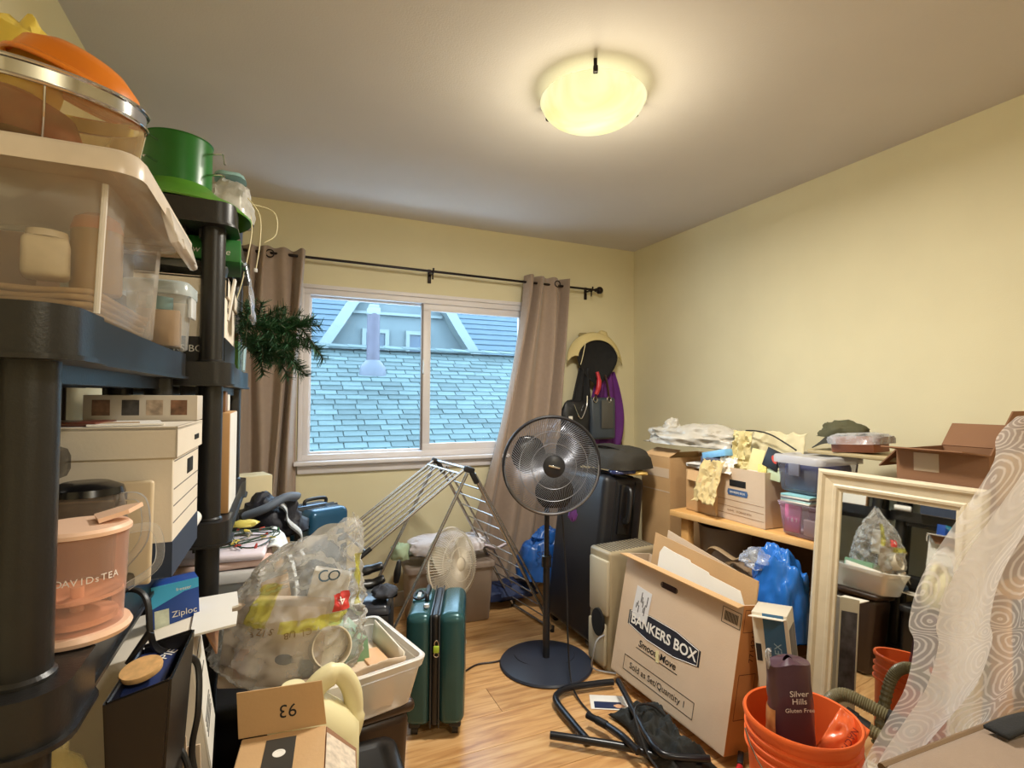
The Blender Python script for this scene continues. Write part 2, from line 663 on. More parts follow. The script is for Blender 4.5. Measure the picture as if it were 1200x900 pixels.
vis = [t for t in tabs if in_view(t)]
vis.sort(key=lambda t: t[1])
near, far_ = vis[:300], vis[300:]
tabm = B().box((0, 0, 0), (TW - 0.012, EXPO + 0.03, 0.018), taper=(0.995, 1)).make('shingle', M_sh, hs, 0)
tabm['kind'] = 'thing'
del tabm['kind']
for i, t in enumerate(near):
    o = tabm if i == 0 else tabm.copy()
    if i:
        COL.objects.link(o)
    o.parent = hs
    o.matrix_local = TRS((t[0], t[1], t[2] + 0.004 + 0.008 * t[3]), (math.degrees(sl) - 5.5 - 3 * t[3], 0.6 * (t[3] - 0.5), 0))
b = B()
rest = far_ + [t for t in tabs if not in_view(t)]
for t in rest:
    b.box((t[0], t[1], t[2] + 0.004 + 0.008 * t[3]), (TW - 0.012, EXPO + 0.03, 0.018), rot=(math.degrees(sl) - 5.5 - 3 * t[3], 0.6 * (t[3] - 0.5), 0))
o = b.make('roof_shingles', M_sh, hs, 0)
o['kind'] = 'stuff'
# ridge cap pieces
cap = None
for i in range(22):
    if cap is None:
        cap = B().box((0, 0, 0), (0.34, 0.26, 0.02), rot=(12, 2, 0), bev=0.006, seg=1).make('ridge_cap', M_sh, hs, 0)
        o = cap
    else:
        o = cap.copy()
        COL.objects.link(o)
        o.parent = hs
    o.location = (-1.6 + 0.27 * i, RY1 - 0.02, RZ1 + 0.035)
# gable behind: curved gambrel wall, two windows, bargeboards, larger roof plane
GY = 9.7


left = [(0.596, GY, 2.043), (0.928, GY, 2.570), (1.156, GY, 2.951), (1.568, GY, 3.420), (2.030, GY, 3.783)]
right = [(2.030, GY, 3.783), (2.520, GY, 3.350), (2.824, GY, 3.016), (3.101, GY, 2.573), (3.437, GY, 2.089)]
cw = [(p[0], p[2]) for p in left + right[1:]]
Mg = Matrix(((1, 0, 0, 0), (0, 0, -1, GY + 0.12), (0, 1, 0, 0), (0, 0, 0, 1)))
wall_poly = cw + [(cw[-1][0], 1.4), (cw[0][0], 1.4)]
B().prism(wall_poly, 0, 0.12, M=Mg).make('gable_wall', M_siding, hs, 0)
for side in (left, right):
    b = B()
    for i in range(len(side) - 1):
        a, c = Vector(side[i]), Vector(side[i + 1])
        dd = (c - a)
        L = dd.length
        ang = math.degrees(math.atan2(dd.z, dd.x))
        b.box(((a + c) / 2 + Vector((0, -0.14 - 0.004 * i, 0))), (L + 0.16, 0.30, 0.17), rot=(0, -ang, 0))
    b.make('bargeboard', M_trim, hs, 0)
z0 = 2.797
B().box(((left[2][0] + right[2][0]) / 2, GY - 0.05, z0 + 0.01), ((right[2][0] - left[2][0]) * 0.98, 0.06, 0.05)).make('belly_band', M_trim, hs, 0)
for a, c in (((1.339, GY, 2.518), (1.816, GY, 2.076)), ((2.124, GY, 2.517), (2.534, GY, 2.056))):
    bw = B()
    frame_rect(bw, a[0], c[0], c[2] - 0.2, a[2], GY - 0.03, 0.07, 0.08, 0)
    wv = bw.make('window', M_trim, hs, 0)
    B().box(((a[0] + c[0]) / 2, GY - 0.01, (a[2] + c[2] - 0.2) / 2), (c[0] - a[0] - 0.1, 0.02, a[2] - c[2] + 0.1)).make('pane', M_hgl, wv, 0)
# big roof plane
M_sh2 = mat('far_roof_shingle', (66, 84, 94), 0.9, var=0.1, scale=3, bump=0.4, bscale=18, stretch=(1, 6, 6))
B().box((2.6, 11.6, 3.0), (14, 5.2, 0.08), rot=(42, 0, 0)).make('upper_roof', M_sh2, hs, 0)
b = B()
for i in range(22):
    s0 = -2.4 + i * 0.2
    b.box((2.6, 11.6 + s0 * math.cos(R(42)), 3.06 + s0 * math.sin(R(42))), (14, 0.21, 0.03), rot=(36, 0, 0))
b.make('upper_roof_course', M_sh2, hs, 0)['kind'] = 'stuff'
# vent pipe standing on the near roof
vx, vy, vz = 1.090, 6.85, 1.658
tp = Vector((1.090, 6.85, 2.36))
b = B().cyl((vx, vy, vz - 0.05), tp, 0.085, 0.080, 20)
vp = b.make('vent_pipe', mat('galvanised_pipe', (64, 62, 74), 0.5, metal=0.0, var=0.15, scale=10), hs)
B().box(tp + Vector((0, 0, 0.03)), (0.15, 0.15, 0.09), bev=0.01).box(tp + Vector((0, 0, 0.09)), (0.12, 0.12, 0.05), bev=0.01).make('vent_cap', M_trim, vp)
B().lathe([(0.17, -0.10), (0.16, 0.0), (0.11, 0.06), (0.07, 0.10)], 24, M=TRS((vx, vy, vz + 0.02), (8, 0, 0))).make('flashing', mat('lead_flashing', (72, 78, 88), 0.5, metal=0.0), vp)

# ================================================================== ceiling lamp
LX, LY = 1.035, 1.62
lt = thing('ceiling_lamp', 'flush ceiling light with glowing yellow alabaster glass bowl', 'lamp', (LX, LY, H), group='flush ceiling lights')
mE = bpy.data.materials.new('glowing_alabaster')
mE.use_nodes = True
nt = mE.node_tree
p = nt.nodes['Principled BSDF']
p.inputs['Base Color'].default_value = (0.03, 0.03, 0.02, 1)
p.inputs['Roughness'].default_value = 0.5
p.inputs['Specular IOR Level'].default_value = 0.0
tc = nt.nodes.new('ShaderNodeTexCoord')
n = nt.nodes.new('ShaderNodeTexNoise')
n.inputs['Scale'].default_value = 3
n.inputs['Detail'].default_value = 3
n.inputs['Distortion'].default_value = 2.5
nt.links.new(tc.outputs['Object'], n.inputs['Vector'])
cr = nt.nodes.new('ShaderNodeValToRGB')
cr.color_ramp.elements[0].position = 0.35
cr.color_ramp.elements[0].color = (0.96, 0.87, 0.36, 1)
cr.color_ramp.elements[1].position = 0.7
cr.color_ramp.elements[1].color = (1.0, 0.96, 0.60, 1)
nt.links.new(n.outputs['Fac'], cr.inputs[0])
nt.links.new(cr.outputs[0], p.inputs['Emission Color'])
p.inputs['Emission Strength'].default_value = 1.0
prof = [(0.188, -0.040), (0.193, -0.046), (0.188, -0.052)]
for k in range(1, 11):
    a = math.pi / 2 * k / 10
    prof.append((0.186 * math.cos(a), -0.052 - 0.078 * math.sin(a)))
B().lathe(prof, 48).make('glass_bowl', mE, lt)
B().lathe([(0.0, 0.0), (0.085, 0.0), (0.085, -0.012), (0.08, -0.016), (0.0, -0.016)], 40).make('ceiling_pan', mat('lamp_pan', (225, 220, 200), 0.5), lt)
for k in range(3):
    a = R(-120 + 120 * k)
    b = B().box((0.190 * math.cos(a), 0.190 * math.sin(a), -0.046), (0.022, 0.016, 0.022), rot=(0, 0, math.degrees(a)), bev=0.003)
    b.box((0.178 * math.cos(a), 0.178 * math.sin(a), -0.024), (0.006, 0.012, 0.05), rot=(0, 0, math.degrees(a)))
    b.make('clip', M_brownmetal, lt)
# light leaving the bowl downwards, and the bulbs' light escaping over its rim onto the ceiling
ld = bpy.data.lights.new('bowl_light', 'AREA')
ld.shape = 'DISK'
ld.size = 0.30
ld.energy = LAMP_W
ld.color = (1.0, 0.955, 0.87)
lo = bpy.data.objects.new('bowl_light', ld)
COL.objects.link(lo)
lo.parent = lt
lo.location = (0, 0, -0.136)
ld = bpy.data.lights.new('bulb_light', 'POINT')
ld.energy = 11.0
ld.color = (1.0, 0.90, 0.66)
ld.shadow_soft_size = 0.12
lo = bpy.data.objects.new('bulb_light', ld)
COL.objects.link(lo)
lo.parent = lt
lo.location = (0, 0, -0.21)
ld = bpy.data.lights.new('rim_light', 'POINT')
ld.energy = 3.5
ld.color = (1.0, 0.88, 0.55)
ld.shadow_soft_size = 0.03
lo = bpy.data.objects.new('rim_light', ld)
COL.objects.link(lo)
lo.parent = lt
lo.location = (0, 0, -0.036)

# added unseen copy of the lamp behind the viewer, brightens camera-facing sides
added_lamp = copy_thing(lt, (0.85, -0.60, H), (0, 0, 30), label='added fill copy of the flush ceiling light, unseen behind the viewer')
for ch in added_lamp.children:
    if ch.type == 'LIGHT':
        ch.data = ch.data.copy()
        ch.data.energy *= 0.5

# ================================================================== curtain rod and curtains
RYD = YB - 0.085
RZ = 2.098
rd = thing('curtain_rod', 'thin dark bronze curtain rod with ball finial above the window', 'rod')
B().cyl((-0.25, RYD, RZ + 0.012), (2.10, RYD, RZ - 0.008), 0.008, seg=12).make('rod', M_brownmetal, rd)
B().lathe([(0, -0.026), (0.014, -0.024), (0.024, -0.012), (0.027, 0), (0.024, 0.012), (0.014, 0.024), (0, 0.026)], 20, M=TRS((2.125, RYD, RZ - 0.008))).box((2.096, RYD, RZ - 0.008), (0.02, 0.024, 0.024), bev=0.004).make('finial', M_brownmetal, rd)
for bx, zz in ((0.877, RZ + 0.002), (2.055, RZ - 0.008), (-0.2, RZ + 0.01)):
    b = B().box((bx, YB - 0.004, zz - 0.015), (0.022, 0.008, 0.09), bev=0.002)
    b.box((bx, (RYD + YB) / 2 - 0.004, zz - 0.006), (0.012, YB - RYD + 0.01, 0.010))
    b.tube([(bx, RYD + 0.016, zz - 0.006), (bx, RYD, zz - 0.016), (bx, RYD - 0.016, zz - 0.004), (bx, RYD - 0.018, zz + 0.018)], 0.006, 8)
    b.tube([(bx, RYD, zz - 0.012), (bx, RYD, zz - 0.05)], 0.005, 8)
    b.make('bracket', M_brownmetal, rd)
M_curt = mat('taupe_curtain', (158, 138, 122), 0.8, var=0.04, scale=40, bump=0.05, bscale=400, sheen=0.2)


def curtain(name, label, top, bot, folds, zb, amp=0.045, group='curtains on the bronze rod', ph=0.0, grom=()):
    root = thing(name, label, 'curtain', ((top[0] + top[1]) / 2, RYD, RZ), group=group)
    cx = (top[0] + top[1]) / 2

    def fn(u, v):
        t = v
        x0 = top[0] + (bot[0] - top[0]) * (t ** 1.25)
        x1 = top[1] + (bot[1] - top[1]) * t
        uu = u + 0.03 * math.sin(5 * u + 4 * t)
        x = x0 + (x1 - x0) * u + 0.012 * math.sin(9 * u + 5 * t)
        a = amp * (0.75 + 0.5 * t) * (0.8 + 0.35 * math.sin(7 * u + 1))
        yv = a * math.sin(2 * math.pi * folds * uu + ph + 0.5 * math.sin(2.5 * t)) + 0.012 * math.sin(11 * u + 6 * t)
        z = 0.042 - (0.042 + RZ - zb) * t + 0.004 * math.sin(30 * u) * (1 - t)
        return (x - cx, yv - 0.01 + 0.02 * t, z)
    B().grid(fn, 96, 40).make('fabric', M_curt, root, 80, solid=0.003)
    for g in grom:
        b = B()
        b.tube([Vector((g - cx, -0.03, 0)) + Vector((0.006 * 0, 0.0, 0)) + 0.021 * Vector((math.cos(t), 0.0, math.sin(t))) for t in [2 * math.pi * k / 16 for k in range(16)]], 0.004, 6, closed=True)
        b.make('grommet', M_brownmetal, root)
    return root


curtain('window_curtain', 'taupe curtain bunched at the left of the window beside the shelving', (-0.21, 0.118), (-0.24, 0.085), 4.0, 0.34, 0.045, ph=0.6, grom=(-0.06,))
curtain('window_curtain', 'taupe curtain bunched at the right of the window, sweeping left at the bottom', (1.525, 1.835), (1.06, 1.77), 3.4, 0.05, 0.055, ph=2.4, grom=(1.76,))
# ================================================================== shelving units on the left
def deck_outline(x0, x1, y0, y1, grow=0.0):
    """rounded corner lobes round the posts, sides set back between them"""
    pts = []
    lob, r, ins = 0.125, 0.045, 0.010
    def arc(cx, cy, a0, a1, rr, n=6):
        return [(cx + rr * math.cos(R(a0 + (a1 - a0) * k / n)), cy + rr * math.sin(R(a0 + (a1 - a0) * k / n))) for k in range(n + 1)]
    g = grow
    x0 -= g; x1 += g; y0 -= g; y1 += g
    pts += arc(x1 - r, y1 - r, 0, 90, r)
    pts += arc(x0 + r, y1 - r, 90, 180, r)
    pts += [(x0, y1 - lob), (x0 + ins, y1 - lob - 0.02), (x0 + ins, y0 + lob + 0.02), (x0, y0 + lob)]
    pts += arc(x0 + r, y0 + r, 180, 270, r)
    pts += arc(x1 - r, y0 + r, 270, 360, r)
    pts += [(x1, y0 + lob), (x1 - ins, y0 + lob + 0.02), (x1 - ins, y1 - lob - 0.02), (x1, y1 - lob)]
    return pts


def shelf_unit(label, x0, x1, y0, y1, zs, posts_x, posts_y, th=0.062):
    root = thing('shelving_unit', label, 'shelf', ((x0 + x1) / 2, (y0 + y1) / 2, 0), group='black plastic shelving units')
    cx, cy = (x0 + x1) / 2, (y0 + y1) / 2
    for z in zs:
        b = B()
        b.prism([(p[0] - cx, p[1] - cy) for p in deck_outline(x0, x1, y0, y1)], z + 0.004, z + th)
        b.prism([(p[0] - cx, p[1] - cy) for p in deck_outline(x0, x1, y0, y1, 0.006)], z, z + 0.006)
        dk = b.make('deck', M_shelf, root, 30)
        b = B()
        n = 7
        for k in range(n):
            xx = x0 + 0.05 + (x1 - x0 - 0.10) * k / (n - 1) - cx
            b.box((xx, 0, z + th + 0.001), (0.016, y1 - y0 - 0.16, 0.004), bev=0.001, seg=1)
            b.box((xx, 0, z - 0.012), (0.006, y1 - y0 - 0.12, 0.026))
        b.make('deck_rib', M_shelf, dk, 30)
    for px in posts_x:
        for py in posts_y:
            for i in range(len(zs) - 1):
                b = B().lathe([(0.029, zs[i] + th - 0.004), (0.029, zs[i + 1] + 0.002)], 24, M=TRS((px - cx, py - cy, 0)))
                b.lathe([(0.033, zs[i] + th - 0.002), (0.033, zs[i] + th + 0.004), (0.029, zs[i] + th + 0.008)], 24, M=TRS((px - cx, py - cy, 0)))
                b.make('post', M_shelf, root)
            if zs[0] > 0.03:
                B().lathe([(0.0, 0.0), (0.027, 0.0), (0.029, zs[0] + 0.002)], 20, M=TRS((px - cx, py - cy, 0))).make('foot', M_shelf, root)
    return root


shelf_unit('black plastic shelving unit nearest the camera holding the pink pitcher', -0.53, -0.212, 0.722, 1.552,
           (0.06, 0.505, 0.922, 1.348), (-0.265, -0.47), (0.782, 1.495))
shelf_unit('taller black plastic shelving unit by the curtain with the green stand on top', -0.43, -0.115, 1.560, 2.40,
           (0.915, 1.333, 1.757), (-0.168, -0.375), (1.615, 2.345))
D1, D2 = 0.985, 1.411          # unit 1 deck tops
E1, E2, E3 = 0.978, 1.396, 1.820   # unit 2 deck tops


def bankers_box(name, label, loc, rot, w, d, h, body=M_whitebox, lidm=M_whitebox, lid=0.055, band=None, group=None, slot_side=True, lines=True):
    root = thing(name, label, 'box', loc, rot, group)
    B().box((0, 0, (h - 0.004) / 2), (w - 0.012, d - 0.012, h - 0.004), bev=0.002, seg=1).make('body', body, root)
    if lid:
        b = B().box((0, 0, h - 0.004), (w, d, 0.008), bev=0.002, seg=1)
        for sx in (-1, 1):
            b.box((sx * (w / 2 - 0.002), 0, h - lid / 2), (0.004, d, lid))
            b.box((0, sx * (d / 2 - 0.002), h - lid / 2), (w, 0.004, lid))
        b.make('lid', lidm, root)
    if band:
        b = B()
        b.box((0, 0, band[0] / 2 + 0.001), (w - 0.010, d - 0.010, band[0]))
        b.make('printed_band', band[1], root)
    return root


# ---------------------------------------------------------------- lower deck of the near unit
M_navy = mat('navy_print', (44, 56, 78), 0.7)
M_navy2 = mat('blue_print', (82, 110, 160), 0.6)
bb = bankers_box('file_box', 'white lidded file storage box with navy base behind the pink pitcher', (-0.319, 1.244, D1), (0, 0, -1), 0.314, 0.286, 0.268, band=(0.062, M_navy))
hx = 0.1505
B().box((hx, 0.03, 0.180), (0.004, 0.062, 0.030), bev=0.0015).make('handle_hole', M_dark, bb)
B().box((hx + 0.0065, 0.065, 0.236), (0.003, 0.05, 0.010)).make('lid_slot', M_dark, bb)
for z in (0.155, 0.125, 0.095, 0.205):
    B().box((hx + 0.0005, 0, z), (0.0016, 0.26, 0.0018)).make('printed_line', mat('grey_ink', (110, 104, 100), 0.8), bb)
B().lathe([(0, 0), (0.034, 0), (0.034, 0.001)], 24, M=face_M((hx - 0.0035, 0.03, 0.068), (0, 1, 0), (0, 0, 1)) @ Matrix.Diagonal((1, 0.55, 1, 1))).make('printed_badge', M_navy2, bb)
# things on the file box lid
zl = D1 + 0.268
o = tag(B().box((0, 0, 0.003), (0.19, 0.13, 0.006), bev=0.001).make('magazine', mat('dark_red_cover', (92, 48, 36), 0.35, var=0.5, scale=14), None, loc=(-0.385, 1.19, zl + 0.001)), 'dark red glossy magazine lying on the white file box', 'magazine')
pp = thing('envelope', 'white printed envelope lying beside the magazine on the file box', 'envelope', (-0.262, 1.20, zl + 0.001), (0, 0, 12))
B().box((0, 0, 0.0015), (0.11, 0.16, 0.003)).make('paper', M_paper, pp)
B().box((-0.01, -0.02, 0.0035), (0.06, 0.05, 0.001)).make('printed_panel', mat('tan_print', (186, 160, 130), 0.7), pp)
rb = thing('product_box', 'flat white product box with small photographs under the upper shelf', 'box', (-0.262, 1.362, zl + 0.001), (0, 0, 0))
B().box((0, 0, 0.027), (0.20, 0.085, 0.054), bev=0.001).make('carton', mat('greyish_box', (206, 196, 182), 0.6, var=0.05), rb)
for k, (xx, c) in enumerate(((-0.07, (120, 90, 70)), (-0.02, (70, 66, 64)), (0.022, (170, 150, 130)), (0.066, (120, 84, 60)))):
    B().box((xx, -0.0430, 0.028), (0.030, 0.001, 0.032)).make('picture', mat('box_picture_%d' % k, c, 0.5, var=0.5, scale=60), rb)
bw = thing('ceramic_bowl', 'white ceramic bowl on the file box below the upper shelf', 'bowl', (-0.44, 1.205, zl + 0.008))
B().lathe([(0.0, 0.002), (0.025, 0.0), (0.028, 0.006), (0.06, 0.04), (0.072, 0.075), (0.069, 0.075), (0.056, 0.042), (0.0, 0.012)], 32).make('bowl', M_white, bw)
# beige tray leaning on the file box
tr = thing('plastic_tray', 'cream plastic tray leaning against the white file box', 'tray', (-0.272, 1.078, D1 + 0.002), (-3, 0, -4))
B().box((0, 0, 0.088), (0.155, 0.012, 0.175), bev=0.012, seg=3).make('tray_body', mat('cream_plastic', (214, 196, 166), 0.45), tr)
B().box((-0.012, -0.0068, 0.115), (0.105, 0.001, 0.055), bev=0.0003).make('printed_picture', mat('tray_picture', (140, 122, 108), 0.4, var=0.25, scale=30), tr)
B().box((-0.012, -0.0068, 0.152), (0.105, 0.001, 0.012)).make('printed_strip', mat('tray_strip', (110, 112, 124), 0.5), tr)
# coffee maker
cm = thing('coffee_maker', 'black drip coffee maker with glass carafe behind the pink pitcher', 'coffee maker', (-0.335, 1.016, D1 + 0.001))
M_cm = mat('gloss_black', (18, 17, 18), 0.22)
B().box((0, 0, 0.014), (0.24, 0.105, 0.028), bev=0.008).make('base', M_cm, cm)
B().box((-0.085, 0.0, 0.118), (0.07, 0.105, 0.19), bev=0.014).make('water_tank', M_cm, cm)
B().box((-0.045, 0.0, 0.215), (0.155, 0.11, 0.052), bev=0.016).make('brew_head', M_cm, cm)
cf = B().lathe([(0.0, 0.0), (0.050, 0.0), (0.055, 0.01), (0.0555, 0.06), (0.052, 0.11), (0.046, 0.140)], 32, M=TRS((0.065, -0.005, 0.030))).make('carafe', clear('carafe_glass', (190, 180, 168), 0.14, 0.05, tint=(226, 216, 204), fres=0.9), cm)
B().lathe([(0.0, 0.018), (0.030, 0.018), (0.047, 0.010), (0.050, 0.0), (0.0, 0.0)], 32, M=TRS((0.065, -0.005, 0.170))).make('carafe_lid', M_cm, cf)
B().tube(catmull([(0.108, -0.02, 0.165), (0.142, -0.03, 0.16), (0.146, -0.03, 0.10), (0.116, -0.02, 0.055)], 6), 0.004, 10, flat=1.6).make('carafe_handle', M_clearp, cf)
B().tube(catmull([(-0.02, -0.05, 0.235), (0.01, -0.068, 0.225), (0.028, -0.06, 0.18), (0.02, -0.05, 0.15)], 5), 0.004, 8).make('cable', M_black, cm)
# pink tea pitcher
pt = thing('tea_steeper', 'pink translucent plastic tea steeper on the near shelf edge', 'pitcher', (-0.247, 0.898, D1 + 0.001))
M_pink = clear('pink_plastic', (244, 214, 198), 0.24, 0.15, tint=(255, 228, 214), fres=0.6)
M_pinks = mat('pink_solid_plastic', (244, 204, 176), 0.4)
B().lathe([(0.0, 0.0), (0.060, 0.0), (0.063, 0.006), (0.060, 0.012), (0.0, 0.012)], 40).make('base', M_pinks, pt)
B().lathe([(0.052, 0.012), (0.053, 0.05), (0.054, 0.051), (0.056, 0.13), (0.057, 0.138)], 40).make('vessel', M_pink, pt)
B().lathe([(0.0, 0.045), (0.02, 0.040), (0.052, 0.052), (0.050, 0.056), (0.02, 0.045), (0.0, 0.05)], 32).lathe([(0.0, 0.02), (0.046, 0.018), (0.046, 0.026), (0.0, 0.03)], 32).make('infuser_floor', M_pinks, pt)
B().cyl((0, 0, 0.02), (0, 0, 0.062), 0.008, seg=12).make('valve', M_pinks, pt)
b = B().lathe([(0.0, 0.147), (0.056, 0.146), (0.060, 0.142), (0.060, 0.137), (0.0, 0.137)], 40)
ld_ = b.make('lid', M_pinks, pt)
B().prism([(0.02, -0.022), (0.055, -0.020), (0.075, 0.0), (0.055, 0.020), (0.02, 0.022)], 0, 0.006, M=TRS((0.0, 0.0, 0.143), (0, -14, 20))).make('spout', M_pinks, ld_)
B().tube(catmull([(0.050, 0.028, 0.128), (0.080, 0.045, 0.122), (0.084, 0.047, 0.07), (0.050, 0.028, 0.045)], 6), 0.003, 10, flat=2.0).make('handle', M_clearp, pt)
mW = mat('white_ink', (244, 236, 230), 0.6)
n_t = 'DAVIDsTEA'
for i, ch in enumerate(n_t):
    a = R(-62 + (i - 4) * 8.2)
    c = Vector((0.0558 * math.cos(a), 0.0558 * math.sin(a), 0.082))
    text('lettering', ch, 0.0125, mW, pt, face_M(c, (-math.sin(a), math.cos(a), 0), (0, 0, 1)))

# ---------------------------------------------------------------- upper deck of the near unit
def tote(name, label, loc, rot, wb_, db_, wt, dt, h, m, group=None, rim=0.012, rimh=0.02, lid=None, cat='bin'):
    root = thing(name, label, cat, loc, rot, group)
    b = B()
    r = 0.02

    def ring(wx, dy, z, rr):
        out = []
        for (sx, sy, a0) in ((1, 1, 0), (-1, 1, 90), (-1, -1, 180), (1, -1, 270)):
            for k in range(5):
                a = R(a0 + 90 * k / 4)
                out.append(Vector((sx * (wx / 2 - rr) + rr * math.cos(a), sy * (dy / 2 - rr) + rr * math.sin(a), z)))
        return out
    rings = [ring(wb_ - 0.02, db_ - 0.02, 0.0, r), ring(wb_, db_, 0.008, r), ring(wt, dt, h - rimh, r + 0.005), ring(wt + rim, dt + rim, h - rimh, r + 0.01), ring(wt + 2 * rim, dt + 2 * rim, h - 0.002, r + 0.012), ring(wt + 2 * rim - 0.004, dt + 2 * rim - 0.004, h, r + 0.01), ring(wt - 0.002, dt - 0.002, h, r + 0.004)]
    vs = [[b.bm.verts.new(v) for v in rg] for rg in rings]
    b.bm.faces.new(vs[0][::-1])
    for i in range(len(vs) - 1):
        n = len(vs[i])
        for k in range(n):
            b.bm.faces.new([vs[i][k], vs[i][(k + 1) % n], vs[i + 1][(k + 1) % n], vs[i + 1][k]])
    b.make('tub', m, root, 50)
    if lid:
        b = B()
        lr = [ring(wt + 2 * rim + 0.012, dt + 2 * rim + 0.012, h - 0.022, r + 0.016), ring(wt + 2 * rim + 0.012, dt + 2 * rim + 0.012, h + 0.004, r + 0.016), ring(wt + 2 * rim, dt + 2 * rim, h + 0.010, r + 0.01), ring(wt - 0.03, dt - 0.03, h + 0.010, r), ring(wt - 0.04, dt - 0.04, h + 0.004, r)]
        vs = [[b.bm.verts.new(v) for v in rg] for rg in lr]
        for i in range(len(vs) - 1):
            n = len(vs[i])
            for k in range(n):
                b.bm.faces.new([vs[i][k], vs[i][(k + 1) % n], vs[i + 1][(k + 1) % n], vs[i + 1][k]])
        b.bm.faces.new(vs[-1])
        b.make('lid', lid, root, 50)
    return root


tt = tote('storage_tote', 'large clear plastic storage tote full of cartons on the upper shelf', (-0.376, 1.085, D2 + 0.001), (0, 0, 0), 0.285, 0.375, 0.306, 0.39, 0.215, clear('tote_plastic', (232, 222, 208), 0.16, 0.14, fres=0.7, cloud=0.10), rim=0.042, rimh=0.022,
          lid=clear('tote_lid_plastic', (236, 222, 204), 0.72, 0.3, fres=0.4, cloud=0.1))
b = B().box((0.206, 0.04, 0.178), (0.016, 0.22, 0.060), rot=(0, -16, 0), bev=0.006)
b.box((0.216, 0.04, 0.160), (0.012, 0.12, 0.020), rot=(0, -16, 0), bev=0.003)
b.make('side_latch', clear('latch_plastic', (238, 230, 220), 0.55, 0.2), tt)
B().tube([(0.150, -0.192, 0.19), (0.142, -0.186, 0.01)], 0.004, 8).make('corner_highlight', clear('highlight_plastic', (250, 244, 236), 0.6, 0.15), tt)  # pale rod standing in for the highlight along the tote's near corner
zt = D2 + 0.010
tag(B().box((0, 0, 0.075), (0.09, 0.012, 0.15), bev=0.001).make('paper_card', mat('cream_card', (226, 204, 164), 0.7), None, loc=(-0.400, 0.925, zt + 0.030), rot=(0, 0, 2)), 'cream card standing at the near end inside the clear tote', 'card')
cp = thing('candle_jar', 'cream square jar inside the clear storage tote', 'jar', (-0.318, 0.985, zt + 0.058), (0, 0, 14))
B().box((0, 0, 0.030), (0.054, 0.054, 0.06), bev=0.008, seg=3).make('jar', mat('cream_jar', (222, 202, 164), 0.5, var=0.06, scale=40), cp)
B().lathe([(0.0, 0.070), (0.024, 0.070), (0.025, 0.060), (0.0, 0.060)], 28).make('lid', mat('jar_lid_cream', (228, 210, 176), 0.45), cp)
cn = thing('orange_canister', 'tan canister with rounded orange top inside the clear storage tote', 'canister', (-0.272, 1.04, zt + 0.048))
B().lathe([(0.0, 0.0), (0.032, 0.0), (0.034, 0.004), (0.034, 0.10), (0.0, 0.10)], 32).make('can', mat('mustard_can', (196, 158, 92), 0.5, var=0.08), cn)
B().lathe([(0.0344, 0.10), (0.0344, 0.104), (0.030, 0.120), (0.018, 0.128), (0.0, 0.130)], 32).make('cap', mat('orange_cap', (222, 150, 84), 0.4), cn)
tag(B().box((0, 0, 0.05), (0.12, 0.10, 0.10), bev=0.003).make('small_carton', mat('tan_carton', (176, 134, 92), 0.7, var=0.1), None, loc=(-0.42, 1.13, zt + 0.048)), 'plain tan carton at the back of the clear tote', 'box')
bpk = thing('brown_paper', 'folded brown wrapping paper lining the bottom of the clear tote', 'paper', (-0.376, 1.075, zt))
for k in range(4):
    b = B()
    b.grid(lambda u, v: (-0.132 + 0.262 * u + 0.004 * k * (v - 0.5), -0.158 + 0.31 * v + 0.006 * k, 0.004 + 0.011 * k + (0.004 + 0.001 * k) * noise.noise(Vector((u * 3 + 5 * k, v * 3, 1.3)))), 12, 12)
    b.make('sheet', mat('brown_wrapping', (206, 168, 116), 0.75, var=0.08), bpk, 60, solid=0.007)

# mesh sieve with bowl, orange lid and yellow bag on the tote
zs0 = D2 + 0.228
sv = thing('mesh_sieve', 'large steel mesh sieve standing on the clear tote', 'sieve', (-0.345, 1.015, zs0 + 0.012), (10, 3, 0))
prof = [(0.0, 0.0), (0.06, 0.002), (0.105, 0.02), (0.128, 0.055), (0.134, 0.092)]
B().lathe(prof, 48).make('mesh_bowl', clear('steel_mesh', (206, 178, 132), 0.22, 0.35, tint=(240, 226, 200), fres=0.4, cloud=0.10, cscale=30), sv)
b = B()
for z, rr in ((0.094, 0.137), (0.116, 0.138)):
    b.tube([(rr * math.cos(t), rr * math.sin(t), z) for t in [2 * math.pi * k / 56 for k in range(56)]], 0.0028, 8, closed=True)
b.lathe([(0.1365, 0.094), (0.1365, 0.116), (0.1345, 0.116), (0.1345, 0.094), (0.1365, 0.094)], 56)
b.make('rim', M_chrome, sv)
for k in range(4):
    a = R(-68 + 90 * k)
    b = B().tube([(p[0] * 1.02 * math.cos(a), p[0] * 1.02 * math.sin(a), p[1] - 0.001) for p in prof[1:]], 0.0016, 6)
    b.make('support_wire', M_chrome, sv)
tag(B().lathe([(0.0, 0.082), (0.045, 0.078), (0.082, 0.055), (0.098, 0.010), (0.100, 0.0), (0.097, 0.0), (0.079, 0.052), (0.0, 0.076)], 40).make('mixing_bowl', mat('brick_red_plastic', (126, 52, 32), 0.4), None, loc=(-0.375, 0.998, zs0 + 0.030)), 'brick red plastic bowl upside down inside the sieve', 'bowl')
oc = thing('orange_bowl', 'domed orange plastic lid lying over the sieve', 'lid', (-0.303, 1.03, zs0 + 0.150), (4, 21, 0))
oc.scale = (0.88, 0.88, 0.95)
B().lathe([(0.100, 0.0), (0.103, 0.004), (0.100, 0.008), (0.096, 0.010), (0.088, 0.034), (0.060, 0.052), (0.0, 0.060)], 48).make('dome', clear('orange_plastic', (232, 132, 32), 0.86, 0.3, tint=(255, 190, 110)), oc)
